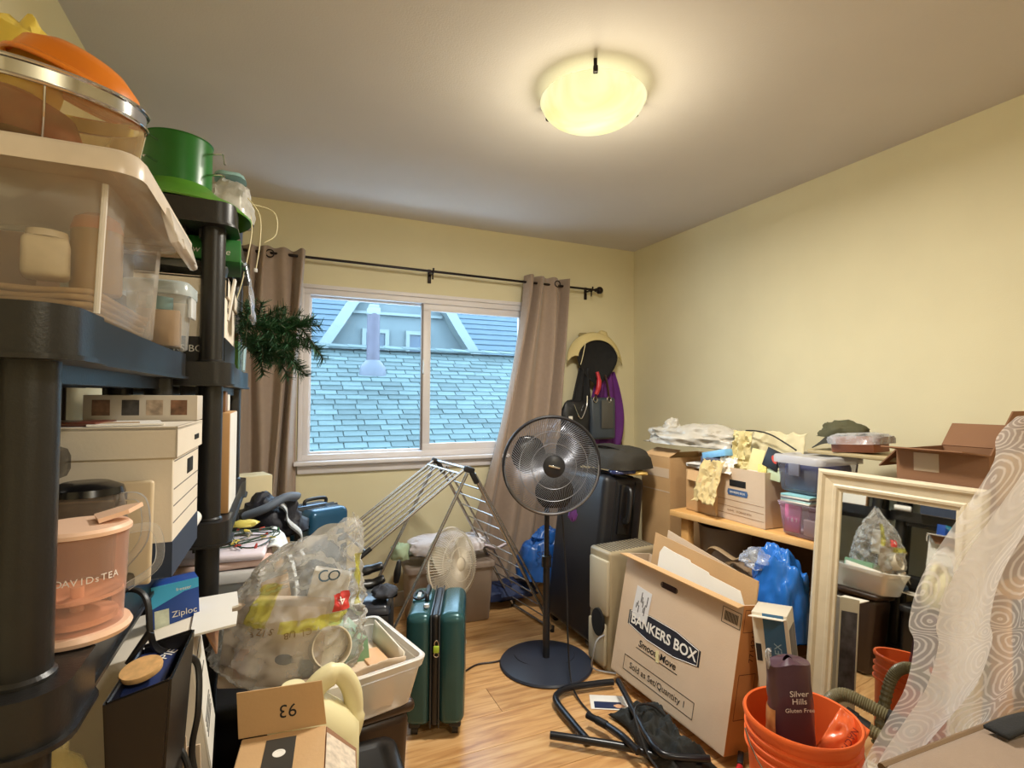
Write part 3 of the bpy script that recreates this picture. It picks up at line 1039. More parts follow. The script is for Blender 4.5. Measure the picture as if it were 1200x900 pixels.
B().tube([(0.101 * math.cos(t), 0.101 * math.sin(t), 0.002) for t in [2 * math.pi * k / 48 for k in range(48)]], 0.004, 8, closed=True).make('rim', mat('orange_solid', (236, 136, 36), 0.35), oc)
b = B().blob((0, 0, 0.05), (0.05, 0.06, 0.075), 26, 18, 0.22, 2.2, 5, 0.9)
tag(b.make('yellow_bag', clear('yellow_film', (240, 214, 96), 0.72, 0.2, tint=(255, 240, 150), cloud=0.2), None, 50, loc=(-0.385, 1.075, zs0 + 0.135)), 'crumpled yellow plastic bag beside the orange lid on the sieve', 'bag')

# small clear container at the far end of the upper deck
sc_ = tote('small_container', 'small clear plastic container with tan cartons at the end of the upper shelf', (-0.262, 1.475, D2 + 0.001), (0, 0, -2), 0.105, 0.105, 0.118, 0.118, 0.150, clear('small_tub_plastic', (226, 232, 234), 0.16, 0.12, fres=0.8), rim=0.006, rimh=0.012, lid=clear('small_tub_lid', (214, 226, 228), 0.5, 0.2), cat='container')
b = B().box((0.066, 0.0, 0.105), (0.008, 0.06, 0.05), bev=0.003)
b.make('clip_handle', clear('clip_plastic', (236, 238, 238), 0.6, 0.2), sc_)
tag(B().box((0, 0, 0.042), (0.085, 0.085, 0.084), bev=0.003).make('small_box', mat('peach_carton', (204, 168, 128), 0.65, var=0.12, scale=20), None, loc=(-0.262, 1.475, D2 + 0.012), rot=(0, 0, 6)), 'peach coloured box inside the small clear container', 'box')
tag(B().lathe([(0, 0), (0.026, 0), (0.027, 0.003), (0.027, 0.03), (0, 0.032)], 24).make('teal_jar', mat('teal_lid', (130, 170, 170), 0.4), None, loc=(-0.262, 1.472, D2 + 0.098)), 'pale teal jar lid on the box inside the small clear container', 'jar lid')

# ---------------------------------------------------------------- things on the far unit
ts = thing('tree_stand', 'green metal Christmas tree stand with eye bolts on top of the shelving', 'tree stand', (-0.275, 1.745, E3 + 0.001))
M_grn = mat('green_enamel', (30, 104, 34), 0.3, var=0.08)
M_grn2 = mat('green_enamel_light', (86, 140, 44), 0.32, var=0.08)
B().lathe([(0.086, 0.075), (0.086, 0.205), (0.089, 0.208), (0.083, 0.208), (0.081, 0.08), (0.081, 0.02)], 48).make('collar', M_grn, ts)
B().lathe([(0.190, 0.0), (0.192, 0.004), (0.165, 0.028), (0.120, 0.048), (0.086, 0.078), (0.083, 0.075), (0.118, 0.044), (0.163, 0.022), (0.188, 0.0)], 56).make('skirt', M_grn2, ts)
for k in range(4):
    a = R(-25 + 90 * k)
    d = Vector((math.cos(a), math.sin(a), 0))
    for z in (0.175, 0.115):
        c = d * 0.086 + Vector((0, 0, z))
        b = B().tube([c - d * 0.03, c + d * 0.040, c + d * 0.046 + Vector((0, 0, -0.003)), c + d * 0.050 + Vector((0, 0, -0.030 if z > 0.15 else -0.006))], 0.0028, 8)
        b.make('eye_bolt', M_chrome, ts)
# hooked black mug hanging under the skirt, clear vinyl bag and ties
tag(B().lathe([(0.0, 0.0), (0.036, 0.0), (0.042, 0.006), (0.044, 0.07), (0.041, 0.07), (0.038, 0.01), (0.0, 0.006)], 28).make('blue_cup', mat('dark_blue_cup', (54, 66, 88), 0.35), None, loc=(-0.165, 2.0, E3 + 0.001)), 'dark blue cup behind the green stand', 'cup')
b = B().blob((0, 0, 0.120), (0.075, 0.090, 0.135), 40, 28, 0.16, 2.0, 9, 0.7, flat=0.0)
tag(b.make('vinyl_bag', clear('cloudy_vinyl', (234, 232, 226), 0.45, 0.18, cloud=0.3, cscale=24), None, 50, loc=(-0.175, 2.16, E3 + 0.001)), 'cloudy clear vinyl bag on top of the shelving by the curtain', 'bag')
tag(B().blob((0, 0, 0.02), (0.052, 0.06, 0.022), 20, 10, 0.1, 2, 3, 0.7, flat=0.0).make('folded_teal_cloth', mat('pale_teal', (150, 190, 190), 0.6), None, loc=(-0.175, 2.15, E3 + 0.250)), 'folded pale teal cloth on the vinyl bag', 'cloth')
M_cream = mat('cream_cord', (226, 214, 170), 0.5)
for k, pts in enumerate(([(-0.115, 2.10, 2.02), (-0.075, 2.10, 1.96), (-0.073, 2.1, 1.86), (-0.085, 2.10, 1.76)],
                         [(-0.115, 2.12, 2.0), (-0.10, 2.10, 1.90), (-0.125, 2.08, 1.72), (-0.15, 2.07, 1.62)],
                         [(-0.12, 2.16, 2.02), (-0.03, 2.16, 2.0), (-0.02, 2.16, 1.92), (-0.06, 2.16, 1.88)])):
    ct = thing('cable_tie', ['cream cord with a plug end dangling by the vinyl bag', 'long cream cord hanging down past the green box', 'cream cord looping out towards the curtain'][k], 'cord', pts[0], group='cream cords by the curtain')
    o0 = Vector(pts[0])
    B().tube(catmull([Vector(p) - o0 for p in pts], 8), 0.0022, 6).make('cord', M_cream, ct)
    if k == 0:
        B().box(Vector(pts[-1]) - o0, (0.012, 0.012, 0.014), bev=0.002).make('plug', M_white, ct)
# file box on the middle deck of the far unit
b2 = bankers_box('file_box', 'cream file box with black printed band on the far shelving unit', (-0.275, 1.80, E2 + 0.001), (0, 0, 0), 0.285, 0.36, 0.232, lid=0.05, band=(0.068, M_black))
text('lettering', 'BANKERS BOX', 0.026, M_paper, b2, face_M((0.02, -0.1758, 0.036), (1, 0, 0), (0, 0, 1)))
B().box((0.1385, -0.09, 0.150), (0.004, 0.05, 0.018), bev=0.001).make('handle_hole', M_dark, b2)
B().box((0.1450, -0.10, 0.185), (0.008, 0.03, 0.12), rot=(0, 8, 0), bev=0.002).make('lid_tab', M_paper, b2)
zb2 = E2 + 0.234
b = B().blob((0, 0, 0.02), (0.13, 0.16, 0.03), 34, 12, 0.16, 2.6, 4, 0.5, flat=0.0)
tag(b.make('garment_bag', mat('grey_plastic_bag', (72, 72, 66), 0.35, var=0.4, scale=14), None, 60, loc=(-0.275, 1.79, zb2)), 'dark grey plastic wrapped bundle on the cream file box', 'bag')
gb = thing('christmas_box', 'flat green box with white snowy lettering under the top shelf', 'box', (-0.255, 1.775, zb2 + 0.056), (0, 0, 3))
B().box((0, 0, 0.032), (0.285, 0.22, 0.062), bev=0.002).make('carton', mat('christmas_green', (30, 112, 40), 0.5, var=0.08), gb)
text('lettering', 'Snow Village', 0.026, M_paper, gb, face_M((0.05, -0.1105, 0.026), (1, 0, 0), (0, 0, 1)), shear=0.2)
b = B()
b.grid(lambda u, v: (0.03 * (1 - v) - 0.01 + 0.06 * v + 0.012 * noise.noise(Vector((u * 6, v * 6, 2))), -0.07 + 0.14 * u - 0.02 * v, 0.05 - 0.17 * v * v + 0.015 * noise.noise(Vector((u * 7, v * 8, 7)))), 16, 16)
tag(b.make('silver_film', mat('silver_film', (186, 192, 206), 0.18, metal=0.55, var=0.3, scale=20), None, 60, loc=(-0.125, 1.79, zb2 + 0.022), solid=0.002), 'shiny silver plastic film hanging off the file box over the garland', 'film')
# small cartons by the garland
gc = thing('small_carton', 'small green and white carton under the pine garland', 'box', (-0.150, 2.13, E2 + 0.001))
B().box((0, 0, 0.055), (0.03, 0.09, 0.11), bev=0.001).make('carton', mat('lime_green_card', (96, 158, 60), 0.5), gc)
B().box((0, 0, 0.118), (0.0305, 0.0905, 0.03), bev=0.001).make('top_panel', mat('brown_card', (120, 82, 58), 0.6), gc)
tag(B().lathe([(0, 0), (0.026, 0), (0.030, 0.10), (0.028, 0.10), (0.024, 0.006), (0, 0.006)], 24).make('drinking_glass', clear('glass', (220, 232, 236), 0.12, 0.04, tint=(226, 240, 242), fres=1.0), None, loc=(-0.145, 2.23, E2 + 0.001)), 'clear drinking glass at the far end of the shelf', 'glass')

# pine garland
gl = thing('pine_garland', 'dark green artificial pine garland sticking out of the shelf', 'garland', (-0.10, 2.02, 1.50))
random.seed(21)
nb = B()
stem = B()
spr = []
for k in range(62):
    t = k / 61
    base = Vector((-0.01 + 0.12 * t + random.uniform(-0.03, 0.03), random.uniform(-0.07, 0.08), random.uniform(-0.05, 0.08)))
    tip = base + Vector((random.uniform(-0.03, 0.09), random.uniform(-0.07, 0.05), random.uniform(-0.09, 0.06)))
    spr.append((base, tip))
spr += [(Vector((0.05, 0.0, 0.03)), Vector((0.20, 0.0, 0.07))), (Vector((0.10, 0.0, 0.05)), Vector((0.235, 0.02, -0.02))), (Vector((0.16, 0.0, 0.06)), Vector((0.245, 0.0, -0.06))),
        (Vector((0.06, 0.0, 0.0)), Vector((0.13, 0.0, -0.13))), (Vector((0.02, -0.03, 0.0)), Vector((0.05, -0.03, -0.12))), (Vector((0.1, 0.02, 0.05)), Vector((0.23, -0.02, 0.06))),
        (Vector((0.0, -0.05, 0.05)), Vector((-0.01, -0.05, 0.12))), (Vector((0.13, 0.0, 0.05)), Vector((0.21, 0.01, 0.09)))]
for base, tip in spr:
    stem.tube([base, (base + tip) / 2 + Vector((0, 0, 0.008)), tip], 0.0025, 5)
    ax = (tip - base)
    L = ax.length
    ax.normalize()
    nn = int(L / 0.0011)
    for i in range(nn):
        p = base + ax * (L * (i + 0.5) / nn)
        d = Vector((random.gauss(0, 1), random.gauss(0, 1), random.gauss(0, 1)))
        d = (d - ax * d.dot(ax)).normalized() * 0.82 + ax * 0.5
        q = p + d * random.uniform(0.024, 0.042)
        s_ = d.cross(Vector((random.random(), random.random(), 1))).normalized() * 0.0019
        nb.bm.faces.new([nb.bm.verts.new(p - s_), nb.bm.verts.new(p + s_), nb.bm.verts.new(q + s_ * 0.4), nb.bm.verts.new(q - s_ * 0.4)])
stem.make('stem', mat('garland_stem', (52, 60, 34), 0.7), gl)
o = nb.make('needles', mat('pine_needle', (38, 80, 48), 0.6, var=0.35, scale=12), gl, 0)
o['kind'] = 'stuff'

# tall white box and small ones on the lower deck of the far unit
wt_ = thing('tall_carton', 'tall slim carton with white side on the far shelf behind the post', 'box', (-0.168, 1.80, E1 + 0.001), (0, 0, 0))
B().box((0, 0, 0.14), (0.085, 0.26, 0.28), bev=0.002).make('carton', mat('tan_side', (192, 148, 98), 0.7, var=0.05), wt_)
B().box((0.0432, 0, 0.14), (0.001, 0.256, 0.276)).make('white_side', M_paper, wt_)
tag(B().box((0, 0, 0.03), (0.05, 0.06, 0.06), bev=0.002).make('little_box', mat('brown_tin', (134, 96, 62), 0.5), None, loc=(-0.165, 1.74, E1 + 0.283)), 'little brown box on the tall slim carton', 'box')
tag(B().box((0, 0, 0.025), (0.04, 0.05, 0.05), bev=0.002).make('little_box', M_paper, None, loc=(-0.16, 1.83, E1 + 0.283)), 'little white box on the tall slim carton', 'box')
tag(B().cyl((0, 0, 0.018), (0, 0.09, 0.018), 0.018, seg=20).make('paper_roll', M_paper, None, loc=(-0.190, 1.43, D1 + 0.001)), 'small white paper roll at the foot of the white file box', 'paper roll')

# ---------------------------------------------------------------- stack of totes beside the far unit
M_blkbin = mat('black_bin', (22, 21, 22), 0.4, var=0.1)
bk = tote('storage_bin', 'black plastic storage bin on the floor below the milky tote', (-0.08, 1.98, 0.001), (0, 0, 0), 0.30, 0.54, 0.32, 0.56, 0.415, M_blkbin, rim=0.010, lid=M_blkbin)
mk = tote('storage_tote', 'milky white storage tote stacked beside the far shelving post', (-0.19, 2.11, 0.430), (0, 0, 0), 0.26, 0.31, 0.29, 0.34, 0.295, clear('milky_tote', (212, 214, 214), 0.46, 0.3, cloud=0.15), rim=0.012, lid=clear('milky_lid', (206, 204, 202), 0.8, 0.35))
tag(B().box((0, 0, 0.08), (0.20, 0.25, 0.16), bev=0.01).make('grey_parcel', mat('grey_parcel', (168, 172, 178), 0.6, var=0.15), None, loc=(-0.19, 2.11, 0.444)), 'grey parcel visible inside the milky tote', 'parcel')
zmk = 0.428 + 0.306
for k, (c, dz, rz, lab) in enumerate((((214, 184, 172), 0.0, 3, 'pink folded paper sheets on the milky tote'), ((226, 214, 222), 0.026, -4, 'folded lilac white cloth on top of the pink sheets'))):
    b = B()
    b.box((0, 0, 0.012), (0.30 - 0.02 * k, 0.32, 0.024), bev=0.010, seg=3)
    tag(b.make('folded_sheet', mat('folded_%d' % k, c, 0.8, var=0.05), None, loc=(-0.165, 2.11, zmk + 0.002 + dz), rot=(0, 0, rz)), lab, 'cloth')
b = B()
b.grid(lambda u, v: (0.10 * v ** 0.7 + 0.012 * math.sin(9 * u + 3 * v), -0.15 + 0.30 * u, -0.22 * v * v + 0.015 * noise.noise(Vector((u * 6, v * 4, 3)))), 20, 16)
tag(b.make('white_cloth', mat('white_lace_cloth', (226, 232, 234), 0.8, var=0.08, scale=40, bump=0.4, bscale=90), None, 60, loc=(-0.03, 2.17, zmk + 0.048), solid=0.004), 'white textured cloth hanging off the milky tote', 'cloth')
# string lights
sl_ = thing('string_lights', 'tangled green string lights with small coloured bulbs on the folded cloth', 'string lights', (-0.12, 2.10, zmk + 0.052))
random.seed(5)
pts = [(random.uniform(-0.13, 0.12), random.uniform(-0.11, 0.12), random.uniform(0.002, 0.035)) for _ in range(26)]
path = catmull(pts, 5)
B().tube(path, 0.0022, 5).make('wire', mat('green_wire', (30, 60, 44), 0.5), sl_)
cols = [('bulb_red', (190, 70, 60)), ('bulb_yellow', (226, 206, 90)), ('bulb_green', (60, 130, 90)), ('bulb_clear', (226, 222, 200))]
for k in range(22):
    p = path[(k * 5 + 2) % len(path)]
    nm, c = cols[k % 4]
    B().lathe([(0, -0.008), (0.004, -0.006), (0.005, 0.0), (0.003, 0.012), (0, 0.015)], 8, M=TRS(p, (random.uniform(0, 160), random.uniform(0, 90), 0))).make('bulb', mat(nm, c, 0.25), sl_)
tag(B().blob((0, 0, 0.012), (0.045, 0.028, 0.014), 18, 8, 0.25, 2.4, 8).make('ribbon_bow', mat('yellow_ribbon', (224, 208, 104), 0.6), None, loc=(-0.11, 2.20, zmk + 0.085)), 'yellow ribbon bow lying on the string lights', 'ribbon')

# ---------------------------------------------------------------- lower left foreground
tag(tote('storage_bin', 'black storage bin on the floor in front of the near shelving', (0.06, 1.10, 0.0), (0, 0, 0), 0.40, 0.52, 0.42, 0.54, 0.43, M_blkbin, rim=0.008, lid=M_blkbin))
# tipped file box
fb = bankers_box('file_box', 'open white file box tipped on the lower shelf under the freezer bag carton', (-0.215, 1.225, 0.588), (0, -9, 4), 0.22, 0.20, 0.262, lid=0.0)
b = B().box((-0.005, 0, 0.258), (0.23, 0.21, 0.006), bev=0.002)
b.box((-0.005, -0.104, 0.240), (0.23, 0.004, 0.04)).box((-0.005, 0.104, 0.240), (0.23, 0.004, 0.04)).box((-0.119, 0, 0.240), (0.004, 0.21, 0.04))
b.make('lid', M_whitebox, fb)
B().prism([(0, -0.10), (0.075, -0.095), (0.078, -0.03), (0.068, -0.028), (0.068, 0.0), (0.080, 0.004), (0.078, 0.09), (0, 0.10)], 0, 0.004, M=TRS((0.108, 0, 0.262), (0, 5, 0))).make('lid_flap', M_paper, fb)
B().prism([(0, -0.09), (0.055, -0.08), (0.055, 0.05), (0, 0.09)], 0, 0.003, M=TRS((0.130, 0, 0.262), (0, 78, 0))).make('torn_flap', M_brownbox, fb)
B().box((0.1055, 0, 0.13), (0.003, 0.186, 0.25)).make('label_side', M_paper, fb)
for z in (0.20, 0.15, 0.085, 0.075, 0.065, 0.055):
    B().box((0.1074, -0.01, z), (0.001, 0.12, 0.0022)).make('printed_line', M_ink, fb)
for z in (0.05, 0.032):
    B().box((0.045, -0.0948, z), (0.07, 0.001, 0.003), rot=(0, -28, 0)).make('printed_mark', M_ink, fb)
# freezer bag carton
zp = thing('freezer_bag_box', 'blue and white freezer bag box standing on the tipped file box', 'box', (-0.185, 1.255, 0.852), (0, -3, 16))
B().box((0, 0, 0.0425), (0.08, 0.045, 0.085), bev=0.001).make('carton', mat('zip_blue', (28, 70, 152), 0.4), zp)
B().prism([(-0.04, 0.085), (0.04, 0.085), (0.04, 0.066), (0.015, 0.064), (-0.04, 0.042)], 0, 0.001, M=face_M((0, -0.0226, 0), (1, 0, 0), (0, 0, 1))).make('light_blue_wave', mat('zip_cyan', (66, 176, 226), 0.4), zp)
B().box((-0.024, -0.0230, 0.020), (0.024, 0.001, 0.034)).make('picture', mat('zip_picture', (206, 214, 196), 0.5, var=0.2, scale=60), zp)
text('lettering', 'Ziploc', 0.017, M_paper, zp, face_M((0.014, -0.0236, 0.022), (1, 0, 0), (0, 0, 1)))
text('lettering', 'freezer', 0.009, M_paper, zp, face_M((0.014, -0.0240, 0.070), (1, 0, 0), (0, 0, 1)))
# black bin with tin and packet
kb = thing('waste_bin', 'tapered black plastic bin in front of the near shelf', 'bin', (-0.170, 0.955, 0.445), (0, 0, -3))
b = B()
ro = [(-0.022, -0.055, 0), (0.018, -0.055, 0), (0.018, 0.055, 0), (-0.022, 0.055, 0)]
rt_ = [(-0.036, -0.085, 0.450), (0.042, -0.075, 0.466), (0.042, 0.085, 0.472), (-0.036, 0.085, 0.455)]
ri = [(-0.031, -0.078, 0.447), (0.037, -0.068, 0.463), (0.037, 0.078, 0.469), (-0.031, 0.078, 0.452)]
rb_ = [(-0.018, -0.05, 0.08), (0.014, -0.05, 0.08), (0.014, 0.05, 0.08), (-0.018, 0.05, 0.08)]
vv = [[b.bm.verts.new(Vector(p)) for p in rg] for rg in (ro, rt_, ri, rb_)]
b.bm.faces.new(vv[0][::-1])
for i in range(3):
    for k in range(4):
        b.bm.faces.new([vv[i][k], vv[i][(k + 1) % 4], vv[i + 1][(k + 1) % 4], vv[i + 1][k]])
b.bm.faces.new(vv[3])
bmesh.ops.bevel(b.bm, geom=list(b.bm.edges), offset=0.003, segments=2, affect='EDGES')
b.make('bin_body', mat('satin_black', (26, 25, 27), 0.3), kb)
tag(B().lathe([(0, 0), (0.027, 0), (0.028, 0.004), (0.027, 0.008), (0, 0.009)], 32).make('round_cork', mat('cork', (216, 170, 112), 0.8, var=0.15, scale=90), None, loc=(-0.182, 0.955, 0.893), rot=(10, -8, 0)), 'round cork mat lying in the black bin', 'mat')
bp = thing('blue_packet', 'dark blue packet stuck in the black bin', 'packet', (-0.178, 0.985, 0.868), (6, 0, -3))
B().box((0, 0, 0.008), (0.058, 0.12, 0.014), bev=0.003).make('packet', mat('dark_blue_pack', (42, 56, 104), 0.4), bp)
text('lettering', 'PIE', 0.022, M_paper, bp, face_M((0.018, 0.035, 0.0156), (0.5, 0.86, 0), (-0.86, 0.5, 0)))
tag(B().box((0, 0, 0.13), (0.05, 0.004, 0.26), bev=0.001).box((0.03, 0.004, 0.12), (0.03, 0.004, 0.24)).make('cardboard_strip', M_kraft2, None, loc=(-0.150, 1.075, 0.447), rot=(-4, -4, -10)), 'narrow torn cardboard strip beside the black bin', 'cardboard')
b = B().lathe([(0.0, 0.0), (0.046, 0.0), (0.05, 0.01), (0.05, 0.20), (0.035, 0.245), (0.02, 0.26), (0.02, 0.29), (0.0, 0.29)], 28)
tag(b.make('clear_bottle', clear('bottle_plastic', (236, 222, 170), 0.15, 0.08, tint=(250, 244, 220), fres=1.0, cloud=0.15, cscale=30), None, loc=(-0.268, 0.885, 0.572)), 'clear plastic bottle on the shelf below the pink pitcher', 'bottle')
# power cords
tag(B().tube(catmull([(-0.235, 1.04, 0.992), (-0.205, 1.03, 0.992), (-0.188, 1.015, 0.975), (-0.180, 1.0, 0.93), (-0.172, 1.02, 0.895), (-0.140, 1.06, 0.862), (-0.122, 1.07, 0.835), (-0.118, 1.05, 0.77), (-0.126, 1.05, 0.70), (-0.11, 1.04, 0.62), (-0.09, 1.03, 0.50), (-0.06, 1.02, 0.448)], 8), 0.0055, 8, flat=0.7).make('power_cord', M_black, None), 'thick black power cord hanging off the near shelf', 'cord')
tag(B().tube(catmull([(-0.165, 1.03, 0.70), (-0.155, 1.02, 0.735), (-0.136, 1.01, 0.73), (-0.122, 1.0, 0.69), (-0.115, 1.0, 0.60), (-0.10, 0.98, 0.448)], 8), 0.0048, 8).make('power_cord', M_black, None), 'black power cord arching out beside the black bin', 'cord')
tag(B().cyl((0, 0, 0), (-0.030, 0.0, -0.045), 0.006, 0.004, 10).make('cable_strap', M_black, None, loc=(-0.180, 1.0, 0.935)), 'short black strap end on the hanging power cord', 'strap')
# ================================================================== behind the totes
M_cr2 = mat('cream_box', (220, 206, 168), 0.7, var=0.05)
tag(B().box((0, 0, 0.30), (0.44, 0.50, 0.60), bev=0.004).make('moving_carton', M_kraft, None, loc=(-0.16, 2.70, 0.001)), 'kraft moving carton under the black jacket by the curtain', 'box')
tag(B().box((0, 0, 0.16), (0.18, 0.14, 0.32), bev=0.004).make('cream_box', M_cr2, None, loc=(-0.13, 2.86, 0.603), rot=(0, 0, 18)), 'cream box standing against the left curtain', 'box')
jk = thing('black_jacket', 'black jacket with white patterned lining heaped by the curtain', 'jacket', (-0.02, 2.58, 0.602))
b = B().blob((0, 0, 0.10), (0.13, 0.12, 0.15), 40, 26, 0.22, 2.0, 2, 0.8, flat=0.0)
b.make('fabric', mat('navy_black_cloth', (30, 31, 42), 0.55, var=0.2, bump=0.2, bscale=120), jk, 70)
b = B()
b.grid(lambda u, v: (0.02 + 0.105 * math.sin(1.7 * v) + 0.012 * math.sin(14 * v), -0.13 + 0.045 * u - 0.02 * v, 0.25 - 0.26 * v + 0.012 * math.sin(9 * u)), 8, 24)
b.make('lining', mat('white_lining', (206, 214, 222), 0.6, var=0.3, scale=70), jk, 60, solid=0.004)
b = B()
b.tube(catmull([(-0.10, -0.10, 0.20), (-0.02, -0.14, 0.235), (0.05, -0.12, 0.27), (0.10, -0.08, 0.262)], 6), [0.03] * 18 + [0.02], 12, flat=0.6)
b.make('sleeve', mat('grey_blue_cloth', (104, 116, 134), 0.6, var=0.2), jk, 60)

def suitcase(name, label, loc, rot, w, d, h, m, ribs=0, wheels=True):
    """hard shell: w = thickness (local x), d = width (local y), h = height"""
    root = thing(name, label, 'suitcase', loc, rot, group='hard shell suitcases')
    z0 = 0.045 if wheels else 0.0
    hh = h - z0
    for sx in (-1, 1):
        b = B().box((sx * (w / 4 + 0.006), 0, z0 + hh / 2), (w / 2 - 0.012, d, hh), bev=0.034, seg=5)
        sh = b.make('shell', m, root, 60)
    B().box((0, 0, z0 + hh / 2), (0.034, d - 0.006, hh - 0.006), bev=0.014, seg=3).make('zipper_band', M_black, root, 50)
    b = B()
    for sx in (-0.016, 0.016):
        b.box((sx, 0, z0 + hh / 2), (0.006, d + 0.002, hh + 0.002), bev=0.003)
    b.make('zipper_trim', mat('dark_grey_trim', (52, 56, 60), 0.3), root)
    if wheels:
        for sx in (-1, 1):
            for sy in (-1, 1):
                c = Vector((sx * (w / 2 - 0.035), sy * (d / 2 - 0.045), 0.0))
                wv = B().box(c + Vector((0, 0, 0.045)), (0.046, 0.05, 0.028), bev=0.008).make('wheel_housing', M_black, root)
                B().cyl(c + Vector((-0.012, 0, 0.022)), c + Vector((0.012, 0, 0.022)), 0.022, seg=18).make('wheel', M_black, wv)
    return root, z0, hh


M_teal = mat('teal_shell', (46, 86, 90), 0.24, metal=0.25, var=0.05, bump=0.04, bscale=300)
M_blue = mat('blue_shell', (38, 84, 116), 0.25, metal=0.2, var=0.05)
sB, _, _ = suitcase('suitcase', 'blue hard shell suitcase standing under the left curtain', (0.185, 2.88, 0.001), (0, 0, -62), 0.26, 0.22, 0.745, M_blue)
b = B().tube(catmull([(-0.012, -0.06, 0.752), (-0.012, -0.05, 0.776), (-0.012, 0.05, 0.776), (-0.012, 0.06, 0.752)], 5), 0.009, 8)
b.make('top_handle', M_black, sB)
sT, z0, hh = suitcase('suitcase', 'teal hard shell carry on suitcase standing on the floor', (0.614, 2.121, 0.001), (0, 0, -20.1), 0.226, 0.317, 0.472, M_teal)
# recessed handle plate, telescopic button and carry handle on top
b = B().box((-0.066, 0.045, 0.470), (0.075, 0.13, 0.012), bev=0.005)
b.make('handle_plate', M_teal, sT)
b = B().tube([(-0.080 + 0.022 * math.cos(t), 0.03 + 0.045 * math.sin(t), 0.478) for t in [2 * math.pi * k / 20 for k in range(20)]], 0.005, 8, closed=True)
b.make('telescopic_ring', M_black, sT)
B().box((-0.080, 0.03, 0.479), (0.016, 0.05, 0.008), bev=0.003).make('telescopic_button', mat('light_grey_plastic', (196, 200, 202), 0.35), sT)
B().tube(catmull([(-0.044, -0.02, 0.474), (-0.044, -0.012, 0.494), (-0.044, 0.08, 0.496), (-0.044, 0.09, 0.474)], 5), 0.009, 8).make('carry_handle', M_black, sT)
B().lathe([(0, 0.012), (0.010, 0.010), (0.013, 0.0), (0.010, -0.004), (0, -0.006)], 16, M=TRS((-0.040, -0.09, 0.478))).make('lock_button', mat('silver_button', (206, 208, 210), 0.3, metal=0.5), sT)
pd = thing('padlock', 'small lime green padlock hanging on the teal suitcase zipper', 'padlock', (0.563, 1.966, 0.345), (0, 0, -20.1))
B().box((0, 0, 0), (0.022, 0.010, 0.026), bev=0.003).make('lock_body', mat('lime_lock', (176, 206, 70), 0.4), pd)
B().tube(catmull([(-0.007, 0, 0.010), (-0.007, 0, 0.026), (0, 0, 0.034), (0.007, 0, 0.026), (0.007, 0, 0.010)], 5), 0.0022, 8).make('shackle', M_chrome, pd)
B().tube([(0.009 * math.cos(t), 0, -0.020 + 0.009 * math.sin(t)) for t in [2 * math.pi * k / 12 for k in range(12)]], 0.0018, 6, closed=True).make('zipper_ring', M_chrome, pd)

# black case and gloves left of the teal suitcase
bc = thing('black_case', 'black hard case with sloped lid behind the teal suitcase', 'case', (0.285, 2.19, 0.001), (0, 0, -16))
B().box((0, 0, 0.235), (0.30, 0.22, 0.47), bev=0.012).make('case_body', M_black, bc)
B().box((0, 0, 0.488), (0.31, 0.23, 0.036), bev=0.012, taper=(0.9, 0.86)).make('case_lid', mat('satin_dark_plastic', (40, 44, 54), 0.25), bc)
for k, dy in enumerate((-0.03, 0.03)):
    b = B().tube(catmull([(-0.08, dy, 0.545 + 0.02 * k), (-0.01, dy * 0.9, 0.56 + 0.03 * k), (0.06, dy * 0.7, 0.555 + 0.045 * k), (0.115, dy * 0.6 - 0.01, 0.575 + 0.04 * k)], 5), [0.032] * 6 + [0.028] * 5 + [0.023] * 4 + [0.018], 10, flat=0.7)
    tag(b.make('leather_glove', mat('black_leather', (20, 20, 22), 0.35, var=0.2), None, 60, loc=(0.285, 2.19, 0.0)), ['lower black leather glove lying on the black case', 'upper black leather glove lying on the black case'][k], 'glove', 'black gloves on the case')
sk = thing('grey_cloth', 'light grey cloth bundle beside the black gloves', 'cloth', (0.20, 2.13, 0.506))
B().blob((0, 0, 0.035), (0.055, 0.05, 0.05), 24, 14, 0.25, 2.2, 12, flat=0.0).make('cloth', mat('light_grey_cloth', (186, 180, 178), 0.8, var=0.1), sk, 60)
B().blob((0.06, -0.03, 0.012), (0.05, 0.03, 0.016), 18, 10, 0.2, 2.2, 13, flat=0.0).make('cuff', mat('white_lining', (206, 214, 222)), sk, 60)
b = B().blob((0, 0, 0.02), (0.05, 0.06, 0.035), 28, 18, 0.2, 1.8, 15, flat=0.0)
tag(b.make('dark_scarf', mat('dark_patterned', (52, 54, 62), 0.8, var=0.6, scale=50), None, 60, loc=(0.395, 2.12, 0.507)), 'dark patterned scarf scrap on the black case edge', 'scarf')
um = thing('brush', 'small wooden handled brush with black bristles behind the black case', 'brush', (0.42, 2.36, 0.001), (8, 6, 0))
B().cyl((0, 0, 0.0), (0.0, 0, 0.52), 0.006, seg=8).make('handle', mat('wood_stick', (176, 140, 96), 0.6), um)
B().lathe([(0, 0), (0.012, 0.01), (0.016, 0.05), (0.01, 0.10), (0, 0.11)], 12, M=TRS((0, 0, 0.505))).make('bristles', M_black, um)

